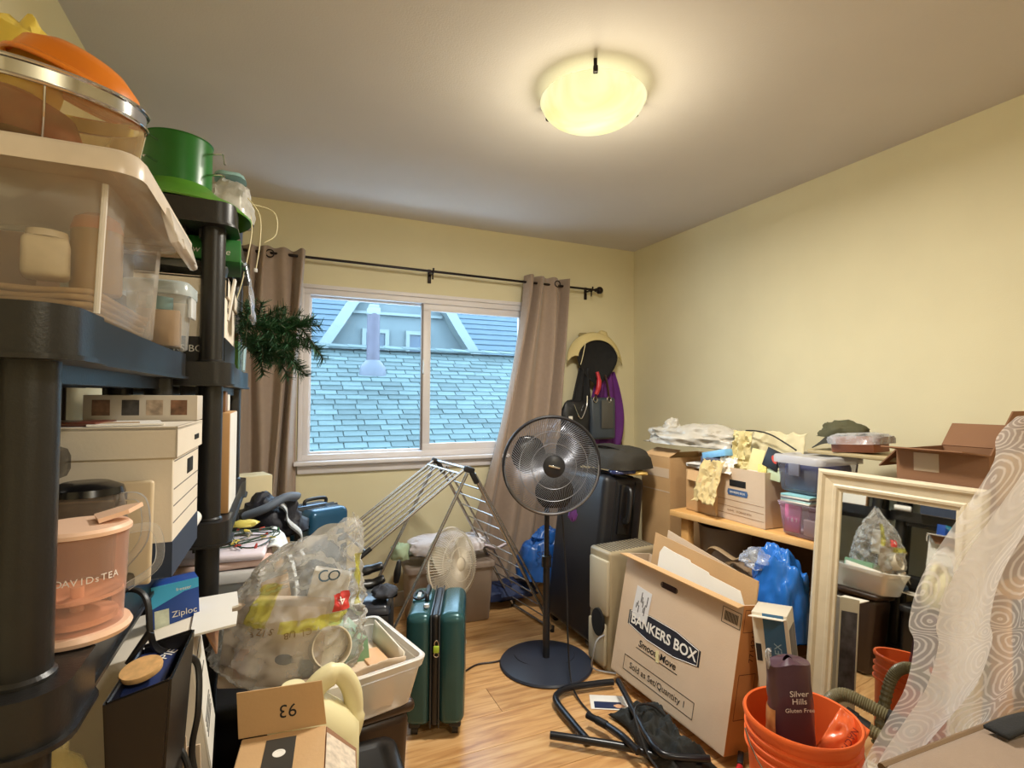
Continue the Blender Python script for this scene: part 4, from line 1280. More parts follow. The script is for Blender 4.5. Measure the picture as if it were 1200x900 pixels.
# ================================================================== dark stool / trash can, white bin and clear bag
st = thing('trash_can', 'dark brown plastic waste can under the white bin', 'waste can', (0.205, 1.605, 0.001), (0, 0, 8))
M_brn = mat('dark_brown_plastic', (52, 36, 26), 0.4, var=0.1)
B().box((0, 0, 0.215), (0.225, 0.265, 0.43), bev=0.03, seg=4, taper=(1.14, 1.12)).make('can_body', M_brn, st)
B().box((0, 0, 0.445), (0.275, 0.32, 0.032), bev=0.014, seg=3).make('can_lid', M_brn, st)
zc = 0.463
wbn = tote('plastic_bin', 'white plastic bin with paper and a green box on the brown waste can', (0.205, 1.555, zc + 0.001), (0, 0, 14), 0.22, 0.28, 0.265, 0.325, 0.135, clear('white_tub', (232, 228, 222), 0.62, 0.3, tint=(240, 238, 232)), rim=0.012, rimh=0.024)
tag(B().box((0, 0, 0.055), (0.10, 0.16, 0.11), bev=0.002).make('green_carton', mat('sage_green_card', (120, 158, 124), 0.6, var=0.06), None, loc=(0.185, 1.60, zc + 0.055), rot=(0, -6, 12)), 'sage green carton standing in the white bin', 'box')
tag(B().box((0, 0, 0.05), (0.06, 0.14, 0.10), bev=0.002).make('peach_parcel', mat('peach_paper', (214, 170, 128), 0.7, var=0.1), None, loc=(0.255, 1.52, zc + 0.008), rot=(0, 4, 12)), 'peach parcel in the near end of the white bin', 'parcel')
# cardboard tray lying in the bin: curved torn edge towards the camera
tb = thing('torn_carton', 'torn cardboard carton lying in the white bin in front of the green box', 'box', (0.175, 1.49, zc + 0.098), (6, 4, 14))
b = B()
b.grid(lambda u, v: (-0.15 + 0.29 * u, -0.055 + 0.20 * v, 0.012 * math.sin(3 * u) - 0.01 * v), 10, 6)
b.make('bottom', M_kraft2, tb, 60, solid=0.004)
b = B()
b.grid(lambda u, v: (-0.15 + 0.29 * u, -0.055 - 0.012 * math.sin(8 * u), 0.012 * math.sin(3 * u) + (0.032 + 0.016 * math.sin(7 * u + 1) + 0.006 * noise.noise(Vector((u * 20, 1, 2)))) * v), 30, 3)
b.make('torn_side', M_kraft2, tb, 60, solid=0.004)
b = B()
b.grid(lambda u, v: (0.14, -0.055 + 0.20 * u, -0.005 + 0.06 * v), 6, 2)
b.make('end_panel', M_whitebox, tb, 60, solid=0.004)
b = B()
b.grid(lambda u, v: (-0.10 + 0.07 * u - 0.02 * v, -0.068 - 0.035 * v, 0.045 - 0.055 * v * (0.4 + 0.6 * abs(2 * u - 1))), 8, 6)
b.make('torn_flap', M_whitebox, tb, 60, solid=0.003)
tag(B().blob((0, 0, 0), (0.05, 0.03, 0.022), 20, 10, 0.15, 2, 6).make('blue_scrap', mat('dark_blue_gloss', (30, 66, 110), 0.3), None, loc=(0.085, 1.40, 0.520)), 'dark blue plastic scrap below the clear bag', 'plastic')
tag(B().prism([(-0.09, -0.03), (0.09, -0.045), (0.10, 0.04), (-0.05, 0.045)], 0, 0.003).make('card_scrap', M_whitebox, None, loc=(0.055, 1.36, 0.495), rot=(4, 0, 6)), 'loose pale card scrap above the numbered carton', 'card')

# clear bag filled with cartons
cb = thing('clear_bag', 'big clear plastic bag of empty packaging with yellow green print on the bin', 'bag', (0.035, 1.545, 0.565))


def bagfn(u, v):
    """u round, v up: body bulges, mouth pinched to the upper right"""
    a = 2 * math.pi * u
    prof = [(0.0, 0.0, 0.0), (0.035, 0.155, 0.115), (0.20, 0.180, 0.135), (0.45, 0.168, 0.125), (0.66, 0.140, 0.100), (0.82, 0.122, 0.075), (0.92, 0.108, 0.042), (1.0, 0.085, 0.014)]
    for i in range(len(prof) - 1):
        if prof[i][0] <= v <= prof[i + 1][0]:
            t = (v - prof[i][0]) / (prof[i + 1][0] - prof[i][0])
            rx = prof[i][1] + (prof[i + 1][1] - prof[i][1]) * t
            ry = prof[i][2] + (prof[i + 1][2] - prof[i][2]) * t
            break
    q = Vector((math.cos(a) * 1.6, math.sin(a) * 1.6, v * 4.0))
    k = 1 + 0.13 * (1 - 2 * abs(noise.noise(q * 1.5))) - 0.08 + 0.075 * (1 - 2 * abs(noise.noise(q * 3.1 + Vector((4, 2, 1))))) + 0.03 * (1 - 2 * abs(noise.noise(q * 6.5)))
    lean = 0.085 * v * v
    z = 0.375 * v + 0.035 * math.cos(a) * v ** 3 + 0.008 * math.sin(5 * a) * v ** 4 - 0.02 * (1 - v) * math.cos(a)
    return (rx * k * math.cos(a) + lean, ry * k * math.sin(a), z)


B().grid(bagfn, 120, 72, wrap=True).make('film', clear('bag_film', (244, 244, 244), 0.15, 0.10, tint=(255, 254, 252), fres=0.9, cloud=0.16, cscale=16), cb, 60)
# printed areas follow the same film a hair outside it


def patch(name, u0, u1, v0, v1, m, k=1.012, nu=14, nv=10, cut=None):
    b = B()
    def f(u, v):
        p = Vector(bagfn(u0 + (u1 - u0) * u, v0 + (v1 - v0) * v))
        ax = Vector((0.085 * (v0 + (v1 - v0) * v) ** 2, 0, p.z))
        return tuple(ax + (p - ax) * k)
    b.grid(f, nu, nv)
    return b.make(name, m, cb, 60)


M_ygp = clear('lime_print', (214, 212, 80), 0.32, 0.25, tint=(252, 250, 200), fres=0.1)
M_redp = mat('red_print', (196, 58, 52), 0.5)
patch('lime_print', 0.62, 0.68, 0.45, 0.72, M_ygp)
patch('lime_print', 0.71, 0.86, 0.43, 0.50, M_ygp)
patch('lime_print', 0.91, 0.94, 0.50, 0.80, M_ygp)
patch('red_badge', 0.825, 0.875, 0.505, 0.605, M_redp)
# lettering on the film, upside down as the bag stands
def bag_text(st, u_c, v_c, size, m, flip=True, du=0.015):
    n = len(st)
    for i, ch in enumerate(st):
        if ch == ' ':
            continue
        u = u_c + (i - (n - 1) / 2) * du * (-1 if flip else 1)
        p = Vector(bagfn(u, v_c))
        e = 0.01
        tu = (Vector(bagfn(u + e, v_c)) - Vector(bagfn(u - e, v_c))).normalized()
        tv = (Vector(bagfn(u, v_c + e)) - Vector(bagfn(u, v_c - e))).normalized()
        nrm = tu.cross(tv).normalized()
        text('lettering', ch, size, m, cb, face_M(p + nrm * 0.009, -tu if flip else tu, -tv if flip else tv))


bag_text('CLUB SIZE', 0.712, 0.425, 0.022, mat('olive_ink', (112, 84, 26), 0.6))
bag_text('CO', 0.80, 0.73, 0.042, mat('teal_ink', (60, 88, 108), 0.6), flip=False, du=0.03)
bag_text('4', 0.85, 0.555, 0.03, M_paper)
# packaging inside the bag
for (lab, loc, rot, dim, m) in (
        ('flattened tan carton inside the clear bag, printed with a badge', (-0.005, 1.50, 0.575), (-4, 5, -12), (0.24, 0.09, 0.20), M_kraft2),
        ('white paper packet near the top of the clear bag', (0.115, 1.545, 0.70), (0, 14, -10), (0.10, 0.045, 0.13), M_paper)):
    o = thing('packaging_carton', lab, 'box', loc, rot)
    B().box((0, 0, dim[2] / 2), dim, bev=0.006).make('carton', m, o)
    if dim[0] > 0.2:
        B().lathe([(0, 0), (0.022, 0), (0.022, 0.001)], 20, M=face_M((0.03, -0.0454, 0.07), (1, 0, 0), (0, 0, 1)) @ Matrix.Diagonal((1, 0.6, 1, 1))).make('printed_badge', mat('dark_print', (66, 56, 48), 0.6), o)
        B().box((-0.07, -0.0454, 0.06), (0.03, 0.001, 0.07)).make('printed_label', mat('faded_print', (170, 130, 100), 0.7), o)
        B().box((0.085, -0.0454, 0.05), (0.036, 0.001, 0.04)).make('printed_label', mat('olive_print', (96, 88, 66), 0.7), o)
tag(B().lathe([(0, 0), (0.048, 0), (0.05, 0.004), (0.05, 0.05), (0.047, 0.05), (0.046, 0.006), (0, 0.006)], 32).make('takeout_tub', mat('cream_tub', (226, 214, 190), 0.5), None, loc=(0.125, 1.46, 0.655), rot=(68, 10, 0)), 'round cream tub inside the clear bag', 'tub')

# cream jug with handle
jg = thing('plastic_jug', 'cream plastic jug with oval handle beside the numbered carton', 'jug', (0.085, 1.235, 0.447), (0, 0, 12))
M_jug = mat('cream_jug', (226, 216, 170), 0.42, var=0.03)
b = B()
prof = [(0.0, 0.085, 0.062), (0.01, 0.09, 0.068), (0.13, 0.09, 0.068), (0.17, 0.082, 0.060), (0.200, 0.062, 0.045), (0.222, 0.030, 0.028), (0.228, 0.024, 0.024)]
rings = []
for (z, rx, ry) in prof:
    rings.append([b.bm.verts.new(Vector((-0.05 * max(0, (z - 0.13) / 0.10) + math.copysign(abs(math.cos(a)) ** 0.75, math.cos(a)) * rx, math.copysign(abs(math.sin(a)) ** 0.75, math.sin(a)) * ry, z))) for a in [2 * math.pi * k / 32 for k in range(32)]])
b.bm.faces.new(rings[0][::-1])
b.bm.faces.new(rings[-1])
for i in range(len(rings) - 1):
    for k in range(32):
        b.bm.faces.new([rings[i][k], rings[i][(k + 1) % 32], rings[i + 1][(k + 1) % 32], rings[i + 1][k]])
b.make('jug_body', M_jug, jg, 60)
B().tube(catmull([(-0.03, 0, 0.195), (0.012, 0, 0.236), (0.050, 0, 0.240), (0.078, 0, 0.195), (0.083, 0, 0.135), (0.070, 0, 0.09)], 7), [0.020] * 12 + [0.0165] * 16 + [0.02] * 8, 14, flat=1.3).make('handle', M_jug, jg, 60)
B().lathe([(0.024, 0.0), (0.026, 0.003), (0.026, 0.014), (0.023, 0.018), (0.0, 0.018)], 28, M=TRS((-0.049, 0, 0.228))).make('cap', M_jug, jg)

# numbered kraft carton in the foreground
nc = thing('numbered_carton', 'open kraft carton with number 93 on its raised flap and dark tape', 'box', (0.005, 0.965, 0.447), (0, 0, -6))
w_, d_, h_ = 0.150, 0.30, 0.215
b = B()
b.box((0, 0, h_ / 2), (w_, d_, h_), bev=0.002, seg=1)
b.make('carton', M_kraft, nc)
B().box((-0.004, -0.01, h_ + 0.0006), (0.052, d_ - 0.02, 0.0012)).make('tape', mat('dark_tape', (58, 58, 56), 0.3), nc)
B().lathe([(0.0, 0), (0.011, 0), (0.011, 0.0006), (0.007, 0.0006), (0.007, 0.0002), (0, 0.0002)], 24, M=TRS((-0.004, 0.085, h_ + 0.0014))).make('tape_badge', M_paper, nc)
text('tape_lettering', 'prime', 0.024, mat('tape_grey_ink', (120, 120, 118), 0.4), nc, face_M((-0.004, 0.0, h_ + 0.0016), (0.9, 0.3, 0), (-0.3, 0.9, 0)))
B().tube(catmull([(-0.024, 0.02, h_ + 0.0014), (-0.004, 0.032, h_ + 0.0014), (0.018, 0.022, h_ + 0.0014)], 6), 0.0012, 6).make('tape_swoosh', mat('tape_grey_ink', (120, 120, 118), 0.4), nc)
fm = face_M((0.0, d_ / 2 + 0.002, h_), (1, 0, 0), (0, 0.10, 1))
B().prism([(-w_ / 2 - 0.006, 0), (w_ / 2, 0), (w_ / 2 - 0.010, 0.082), (-w_ / 2 - 0.012, 0.082)], -0.003, 0.0, M=fm).make('raised_flap', M_kraft, nc)
text('lettering', '93', 0.034, M_ink, nc, fm @ Matrix.Translation((0.004, 0.038, 0.0004)) @ Matrix.Rotation(math.pi, 4, 'Z'))
B().prism([(0, 0), (d_ * 0.98, 0), (d_ * 0.96, 0.075), (0.01, 0.07)], 0.0, 0.003, M=face_M((w_ / 2 + 0.001, -d_ / 2, h_), (0, 1, 0), (0.75, 0, -0.66))).make('side_flap', M_brownbox, nc)
B().box((0, 0, 0), (0.07, 0.20, 0.001), M=face_M((w_ / 2 + 0.028, 0.02, h_ - 0.0205), (0.75, 0, -0.66), (0, 1, 0))).make('shipping_label', mat('label_white', (206, 190, 170), 0.6, var=0.25, scale=70), nc)

# ================================================================== drying rack
dr = thing('drying_rack', 'folding metal clothes drying rack with wing leaning by the window wall', 'drying rack', (0.862, 2.745, 0.0), (0, 0, 8))
M_rk = mat('rack_steel', (172, 170, 168), 0.26, metal=0.85)
HW = 0.205
TOP = 0.94
def rail(b, p, q, r=0.007):
    b.cyl(p, q, r, seg=10)
for nm, foot, zf in (('right_frame', (0.53, 0.0), 0.0), ('left_frame', (-0.50, 0.0), 0.0)):
    for sy in (-1, 1):
        b = B()
        rail(b, (0.0 + (0.02 if foot[0] > 0 else -0.01), sy * HW, TOP - 0.02), (foot[0], sy * HW, 0.012), 0.0085)
        b.make('leg', M_rk, dr)
    if foot[0] > 0:
        for k in range(11):
            t = 0.10 + 0.082 * k
            b = B()
            rail(b, (0.02 + (foot[0] - 0.02) * t, -HW, (TOP - 0.02) * (1 - t) + 0.012 * t), (0.02 + (foot[0] - 0.02) * t, HW, (TOP - 0.02) * (1 - t) + 0.012 * t), 0.004)
            b.make('rung', M_rk, dr)
    b = B()
    rail(b, (foot[0], -HW, 0.012), (foot[0], HW, 0.012), 0.0085)
    b.make('foot_bar', M_rk, dr)
    for sy in (-1, 1):
        B().lathe([(0, -0.02), (0.012, -0.018), (0.012, 0.018), (0, 0.02)], 12, M=TRS((foot[0], sy * HW, 0.014))).make('foot_cap', M_black, dr)
# second inner frame behind the right legs
for sy in (-1, 1):
    b = B()
    rail(b, (0.05, sy * (HW - 0.03), TOP - 0.03), (0.50, sy * (HW - 0.03), 0.16), 0.006)
    b.make('inner_leg', M_rk, dr)
for sy in (-1, 1):
    b = B().box((0.0, sy * HW, TOP - 0.004), (0.06, 0.024, 0.032), rot=(0, 20, 0), bev=0.008)
    b.box((0.03, sy * HW, TOP - 0.045), (0.026, 0.024, 0.07), rot=(0, -28, 0), bev=0.006)
    b.make('joint', M_black, dr)
b = B()
rail(b, (0, -HW, TOP), (0, HW, TOP), 0.008)
b.make('top_bar', M_rk, dr)
# wing sloping down to the left
wl = Vector((-0.515, 0, -0.355))
for sy in (-1, 1):
    b = B()
    rail(b, Vector((-0.02, sy * (HW - 0.005), TOP)), Vector((-0.02, sy * (HW - 0.005), TOP)) + wl, 0.0075)
    b.make('wing_rail', M_rk, dr)
    b = B().tube([Vector((-0.02, sy * (HW - 0.005), TOP)) + wl * 0.93, Vector((-0.02, sy * (HW - 0.005), TOP)) + wl * 1.03], 0.011, 10)
    b.make('rail_sleeve', M_black, dr)
for t in (0.06, 0.97):
    b = B()
    rail(b, Vector((-0.02, -HW, TOP)) + wl * t, Vector((-0.02, HW, TOP)) + wl * t, 0.007)
    b.make('wing_bar', M_rk, dr)
for k in range(6):
    yy = -HW + 2 * HW * (k + 1) / 7
    b = B()
    rail(b, Vector((-0.02, yy, TOP)) + wl * 0.06, Vector((-0.02, yy, TOP)) + wl * 0.97, 0.0045)
    b.make('wing_rod', M_rk, dr)
# ================================================================== small fan, grey tub, clothes, blue bag under the rack
def fan_head(root, R0, depth, m_grille, m_blade, m_hub, nblades, nwire, M, blade_r=0.88, hub_r=0.05, rings=(0.33, 0.66), spiral=0.0, wr=0.0011):
    """grille, blades and hub; local -y faces front; M places it in the root"""
    Mf = M @ Matrix.Rotation(R(90), 4, 'X')    # lathe z -> -y

    def pt(r, a, z):
        return Mf @ Vector((r * math.cos(a), r * math.sin(a), z))
    b = B()
    b.tube([pt(R0, 2 * math.pi * k / 64, 0) for k in range(64)], 0.006, 8, closed=True)
    b.make('grille_rim', m_grille, root)
    for nm, s_ in (('front_grille', 1), ('rear_grille', -1)):
        b = B()
        for k in range(nwire):
            a = 2 * math.pi * k / nwire
            pts = []
            for j in range(7):
                t = j / 6
                r = hub_r + (R0 - hub_r) * t
                z = s_ * depth * math.sqrt(max(0.0, 1 - t ** 3))
                pts.append(pt(r, a + spiral * (1 - t), z))
            b.tube(pts, wr, 4, caps=False)
        for rr in rings:
            z = s_ * depth * math.sqrt(1 - rr ** 3)
            b.tube([pt(hub_r + (R0 - hub_r) * rr, 2 * math.pi * k / 48, z) for k in range(48)], 0.0018, 5, closed=True)
        g = b.make(nm, m_grille, root)
        g['kind'] = 'stuff'
    b = B().lathe([(0, depth + 0.004), (hub_r * 0.8, depth + 0.003), (hub_r, depth - 0.002), (hub_r, depth - 0.008), (0, depth - 0.010)], 28, M=Mf)
    b.make('front_cap', m_hub, root)
    b = B().lathe([(0, 0.03), (hub_r * 0.6, 0.026), (hub_r * 0.75, 0.0), (hub_r * 0.7, -0.03), (0, -0.03)], 24, M=Mf)
    b.make('blade_hub', m_blade, root)
    for k in range(nblades):
        a0 = 2 * math.pi * k / nblades + 0.55
        def bl(u, v):
            r = hub_r * 0.6 + (R0 * blade_r - hub_r * 0.6) * v
            wdt = 0.95 * math.sin(math.pi * min(0.97, 0.20 + 0.72 * v)) ** 0.8
            a = a0 + (u - 0.45) * wdt * 1.6
            z = 0.022 * (u - 0.5) * 2 * (0.6 + 0.4 * v)
            return tuple(pt(r, a, z))
        B().grid(bl, 10, 10).make('blade', m_blade, root, 70, solid=0.003)
    b = B().lathe([(0, -depth - 0.10), (0.03, -depth - 0.098), (0.05, -depth - 0.07), (0.055, -depth + 0.005), (0.03, -depth + 0.01), (0.02, -0.03)], 28, M=Mf)
    b.make('motor_housing', m_hub, root)


M_wf = mat('ivory_plastic', (216, 204, 182), 0.4)
M_ivg = mat('ivory_wire', (206, 196, 178), 0.4)
sf = thing('desk_fan', 'small ivory fan with tilted round grille beneath the drying rack', 'fan', (0.80, 2.72, 0.001), (0, 0, 34))
B().lathe([(0, 0), (0.135, 0), (0.14, 0.006), (0.13, 0.016), (0.04, 0.03), (0.022, 0.045), (0, 0.045)], 40).make('base', M_wf, sf)
B().cyl((0, 0, 0.04), (0, 0.03, 0.34), 0.014, 0.012, 14).make('pole', M_wf, sf)
fan_head(sf, 0.185, 0.06, M_ivg, clear('ivory_blade', (206, 196, 176), 0.75, 0.25), M_wf, 3, 84, TRS((0.0, -0.075, 0.43), (-10, 0, 0)), hub_r=0.035, wr=0.0018)
gt = tote('fabric_tub', 'grey taupe storage tub against the window wall under the drying rack', (0.93, 3.03, 0.001), (0, 0, -4), 0.46, 0.24, 0.50, 0.27, 0.34, mat('taupe_tub', (148, 132, 118), 0.6, var=0.05), rim=0.008, lid=mat('taupe_tub_lid', (140, 124, 112), 0.6))
b = B().blob((0, 0, 0.055), (0.235, 0.12, 0.085), 44, 20, 0.18, 2.4, 31, 0.8, flat=0.0)
tag(b.make('white_shirts', mat('white_cotton', (222, 216, 220), 0.85, var=0.05, bump=0.2, bscale=80), None, 70, loc=(0.91, 3.01, 0.356)), 'heap of white clothes on the grey tub under the drying rack', 'clothes')
tag(B().blob((0, 0, 0.03), (0.055, 0.06, 0.06), 24, 14, 0.25, 2.2, 33, flat=-0.03).make('mint_cloth', mat('mint_cloth', (176, 194, 160), 0.85, var=0.1), None, 70, loc=(0.645, 3.0, 0.388)), 'mint green cloth at the left end of the white clothes', 'cloth')
b = B()
b.grid(lambda u, v: (-0.05 + 0.18 * u, -0.05 + 0.06 * v * (1 + u), 0.02 - 0.06 * u * v + 0.01 * math.sin(8 * u)), 12, 8)
tag(b.make('striped_cloth', mat('lilac_cloth', (214, 204, 216), 0.8, var=0.06), None, 60, loc=(1.15, 2.97, 0.40), solid=0.012), 'lilac white cloth with dark hem at the right of the clothes heap', 'cloth')
bbg = thing('blue_bag', 'blue plastic shopping bag behind the fan pole by the right curtain', 'bag', (1.53, 2.96, 0.001))
b = B().blob((0, 0, 0.19), (0.15, 0.12, 0.24), 40, 26, 0.16, 2.0, 41, 0.8, flat=0.0)
b.make('film', mat('royal_blue_film', (34, 86, 158), 0.3, var=0.12, scale=8), bbg, 60)
b = B().blob((0.02, -0.01, 0.42), (0.09, 0.06, 0.07), 26, 14, 0.3, 2.2, 43)
b.make('bag_handles', mat('royal_blue_film', (34, 86, 158)), bbg, 60)
text('lettering', 'SPA', 0.06, mat('navy_ink', (18, 42, 92), 0.5), bbg, face_M((-0.06, -0.145, 0.36), (0.93, -0.30, 0), (0.05, 0.15, 1)))
tag(B().blob((0, 0, 0.06), (0.20, 0.10, 0.085), 34, 14, 0.2, 2.2, 45, 0.8, flat=0.0).make('navy_bundle', mat('navy_cloth', (28, 44, 84), 0.6, var=0.2), None, 60, loc=(1.33, 3.07, 0.001)), 'navy cloth bundle on the floor beside the blue shopping bag', 'bundle')

# ================================================================== tall black pedestal fan
pf = thing('pedestal_fan', 'tall black pedestal fan with round base and wire grille', 'fan', (1.219, 2.314, 0.001), (0, 0, -18))
M_fb = mat('fan_black', (30, 31, 36), 0.32, var=0.08)
M_fw = mat('fan_wire', (140, 142, 150), 0.28, metal=0.6)
M_bl = clear('smoked_blade', (30, 28, 30), 0.86, 0.2, tint=(110, 100, 100))
B().lathe([(0, 0), (0.222, 0), (0.228, 0.006), (0.222, 0.014), (0.15, 0.024), (0.10, 0.028), (0.03, 0.034), (0, 0.034)], 56).make('base', mat('fan_base', (44, 48, 60), 0.35), pf)
b = B()
b.tube([(0.15 * math.cos(t), 0.05 + 0.13 * math.sin(t), 0.026) for t in [math.pi + math.pi * k / 24 for k in range(25)]], 0.002, 6)
b.make('base_groove', M_black, pf)
B().cyl((0, 0, 0.03), (0, 0, 0.50), 0.017, seg=18).make('lower_pole', M_fb, pf)
B().cyl((0, 0, 0.50), (0, 0, 0.90), 0.0125, seg=18).make('upper_pole', M_fb, pf)
B().lathe([(0.017, -0.03), (0.024, -0.026), (0.024, 0.026), (0.016, 0.03)], 20, M=TRS((0, 0, 0.50))).make('height_collar', M_fb, pf)
B().box((0, -0.01, 0.92), (0.05, 0.06, 0.12), bev=0.012).make('control_box', M_fb, pf)
fan_head(pf, 0.226, 0.055, M_fw, M_bl, M_fb, 3, 120, TRS((0.0, -0.135, 0.988), (-2, 0, 0)), hub_r=0.052, rings=(0.30, 0.62), spiral=0.5, wr=0.0010)
B().box((0.0, -0.196, 0.988), (0.055, 0.004, 0.008), rot=(0, 14, 0), bev=0.001).make('maker_plate', M_chrome, pf)
b = B().tube([(0.229 * math.cos(t), -0.135, 0.988 + 0.229 * math.sin(t)) for t in [2 * math.pi * k / 64 for k in range(64)]], 0.0072, 8, closed=True)
b.make('outer_band', M_fb, pf)
tag(B().tube(catmull([(1.24, 2.24, 0.93), (1.245, 2.20, 0.70), (1.25, 2.17, 0.42), (1.235, 2.13, 0.20), (1.215, 2.07, 0.05), (1.20, 1.98, 0.012), (1.195, 1.86, 0.008), (1.205, 1.74, 0.008), (1.235, 1.62, 0.008), (1.25, 1.45, 0.008)], 8), 0.0042, 7).make('fan_cord', M_black, None), 'black power cord hanging from the pedestal fan to the floor', 'cord')
tag(B().tube(catmull([(1.10, 2.44, 0.007), (1.0, 2.42, 0.006), (0.90, 2.43, 0.006), (0.80, 2.38, 0.006), (0.70, 2.36, 0.006)], 8), 0.0042, 7).make('floor_cord', mat('brown_cord', (44, 30, 26), 0.5), None), 'dark cord on the floor between the fan base and the teal suitcase', 'cord')
tag(B().blob((0, 0, 0.0), (0.022, 0.015, 0.03), 16, 10, 0.3, 2, 6).make('purple_tag', mat('purple_ribbon', (110, 60, 150), 0.6), None, loc=(1.32, 2.235, 0.735)), 'small purple cloth bow below the pedestal fan head', 'bow')
# ================================================================== desk along the right wall
dk = thing('desk', 'light wooden desk top along the right wall buried under boxes', 'desk', (1.835, 2.136, 0.0), (0, 0, -81.3))
M_oak = mat('desk_oak', (222, 170, 104), 0.4, var=0.1, scale=3, stretch=(1, 14, 14))
B().box((0.66, 0.22, 0.725), (1.32, 0.44, 0.03), bev=0.004).make('desk_top', M_oak, dk)
B().box((0.66, 0.0, 0.725), (1.32, 0.006, 0.028), bev=0.002).make('edge_strip', mat('desk_edge', (232, 184, 120), 0.4), dk)
for (xx, yy) in ((0.06, 0.06), (0.06, 0.40), (1.26, 0.06), (1.26, 0.40)):
    B().box((xx, yy, 0.355), (0.045, 0.045, 0.71), bev=0.004).make('leg', M_oak, dk)
B().box((0.66, 0.42, 0.55), (1.15, 0.02, 0.30)).make('back_panel', mat('desk_back', (120, 88, 56), 0.6), dk)
ZD = 0.741


def open_carton(root, w, d, h, m, th=0.004, z0=0.0):
    b = B()
    b.box((0, 0, z0 + th / 2), (w, d, th))
    for sx in (-1, 1):
        b.box((sx * (w / 2 - th / 2), 0, z0 + h / 2), (th, d, h))
        b.box((0, sx * (d / 2 - th / 2), z0 + h / 2), (w - 2 * th, th, h))
    return b.make('carton', m, root)


# kraft file box on the desk
kf = thing('file_box', 'open kraft file box with blue badge on the desk', 'box', (2.125, 1.784, ZD), (0, 0, -91))
open_carton(kf, 0.284, 0.377, 0.245, M_kraft2)
B().box((-0.01, -0.1892, 0.175), (0.095, 0.002, 0.030), bev=0.0009).make('handle_hole', M_dark, kf)
bd = B().prism([(-0.055, -0.014), (0.055, -0.014), (0.060, 0.0), (0.055, 0.014), (-0.055, 0.014), (-0.060, 0.0)], 0, 0.001, M=face_M((-0.01, -0.1895, 0.133), (1, 0, 0), (0, 0, 1))).make('printed_badge', mat('badge_blue', (66, 96, 140), 0.6), kf)
text('lettering', 'BANKERS BOX', 0.0135, M_paper, kf, face_M((-0.01, -0.1908, 0.133), (1, 0, 0), (0, 0, 1)))
b = B()
for z in (0.095, 0.065, 0.03):
    b.box((0.0, -0.1892, z), (0.27, 0.0008, 0.0015))
b.make('printed_line', mat('brown_ink', (150, 116, 92), 0.8), kf)
text('lettering', 'R-KIVE    STORAGE BOX', 0.013, mat('brown_ink', (150, 116, 92)), kf, face_M((0.0, -0.1894, 0.046), (1, 0, 0), (0, 0, 1)))
# plain carton left of it
oc2 = thing('plain_carton', 'orange brown carton at the far end of the desk', 'box', (2.10, 2.02, ZD), (0, 0, -88))
open_carton(oc2, 0.19, 0.36, 0.205, M_kraft)
B().prism([(0, 0), (0.17, 0.0), (0.15, 0.06), (0.02, 0.05)], 0, 0.003, M=face_M((-0.085, -0.18, 0.203), (1, 0, 0), (0, -0.5, -0.86))).make('folded_flap', M_kraft, oc2)
tc_ = thing('tall_kraft_box', 'tall kraft carton standing on the floor behind the black suitcase', 'box', (2.135, 2.36, 0.001), (0, 0, 0))
open_carton(tc_, 0.42, 0.24, 0.985, M_kraft)
b = B().box((-0.2105, 0, 0.90), (0.001, 0.22, 0.05)).box((-0.2105, 0, 0.80), (0.001, 0.23, 0.006))
b.make('crease', M_kraft2, tc_)
B().prism([(-0.11, 0), (0.11, 0), (0.10, 0.10), (-0.10, 0.10)], 0, 0.003, M=face_M((-0.21, 0, 0.985), (0, -1, 0), (0.92, 0, 0.35))).make('top_flap', M_kraft, tc_)
# white plastic bag on the cartons
wbg = thing('plastic_bag', 'large crumpled translucent white plastic bag lying over the desk cartons', 'bag', (2.10, 2.20, 0.992), (0, 0, 98))
b = B().blob((0, 0, 0.065), (0.34, 0.15, 0.098), 72, 34, 0.20, 1.9, 51, 0.85, flat=0.0)
b.make('film', clear('white_bag_film', (200, 193, 180), 0.80, 0.25, cloud=0.2, tint=(240, 236, 226)), wbg, 60)
b = B().blob((0.17, 0.03, 0.145), (0.055, 0.04, 0.05), 30, 20, 0.35, 1.8, 53)
b.make('tied_top', clear('white_bag_film', (222, 216, 202)), wbg, 60)
# papers, blue box, kraft paper, papers in the file box
for k in range(4):
    tag(B().box((0, 0, 0.003), (0.20, 0.15, 0.005)).make('paper_sheet', M_paper if k != 2 else mat('grey_paper', (170, 168, 172), 0.7), None, loc=(2.04, 2.06, 0.950 + 0.0062 * k), rot=(0, 0, -95 + 7 * k)),
        ['lowest magazine of the stack on the far desk carton', 'second magazine from the bottom on the far desk carton', 'grey magazine third from the bottom on the far desk carton', 'top magazine of the stack on the far desk carton'][k], 'magazine', 'magazines on the desk carton')
tag(B().box((0, 0, 0.02), (0.12, 0.07, 0.04), bev=0.002).make('navy_box', mat('slate_box', (92, 96, 116), 0.5), None, loc=(1.985, 1.985, 0.977), rot=(0, 0, -95)), 'slate grey small box under the light blue box', 'box')
tag(B().box((0, 0, 0.016), (0.155, 0.05, 0.032), bev=0.002).make('light_blue_box', mat('light_blue_gloss', (130, 190, 236), 0.25, var=0.1, scale=30), None, loc=(1.975, 1.955, 1.020), rot=(0, -12, -92)), 'shiny light blue slim box on the desk clutter', 'box')


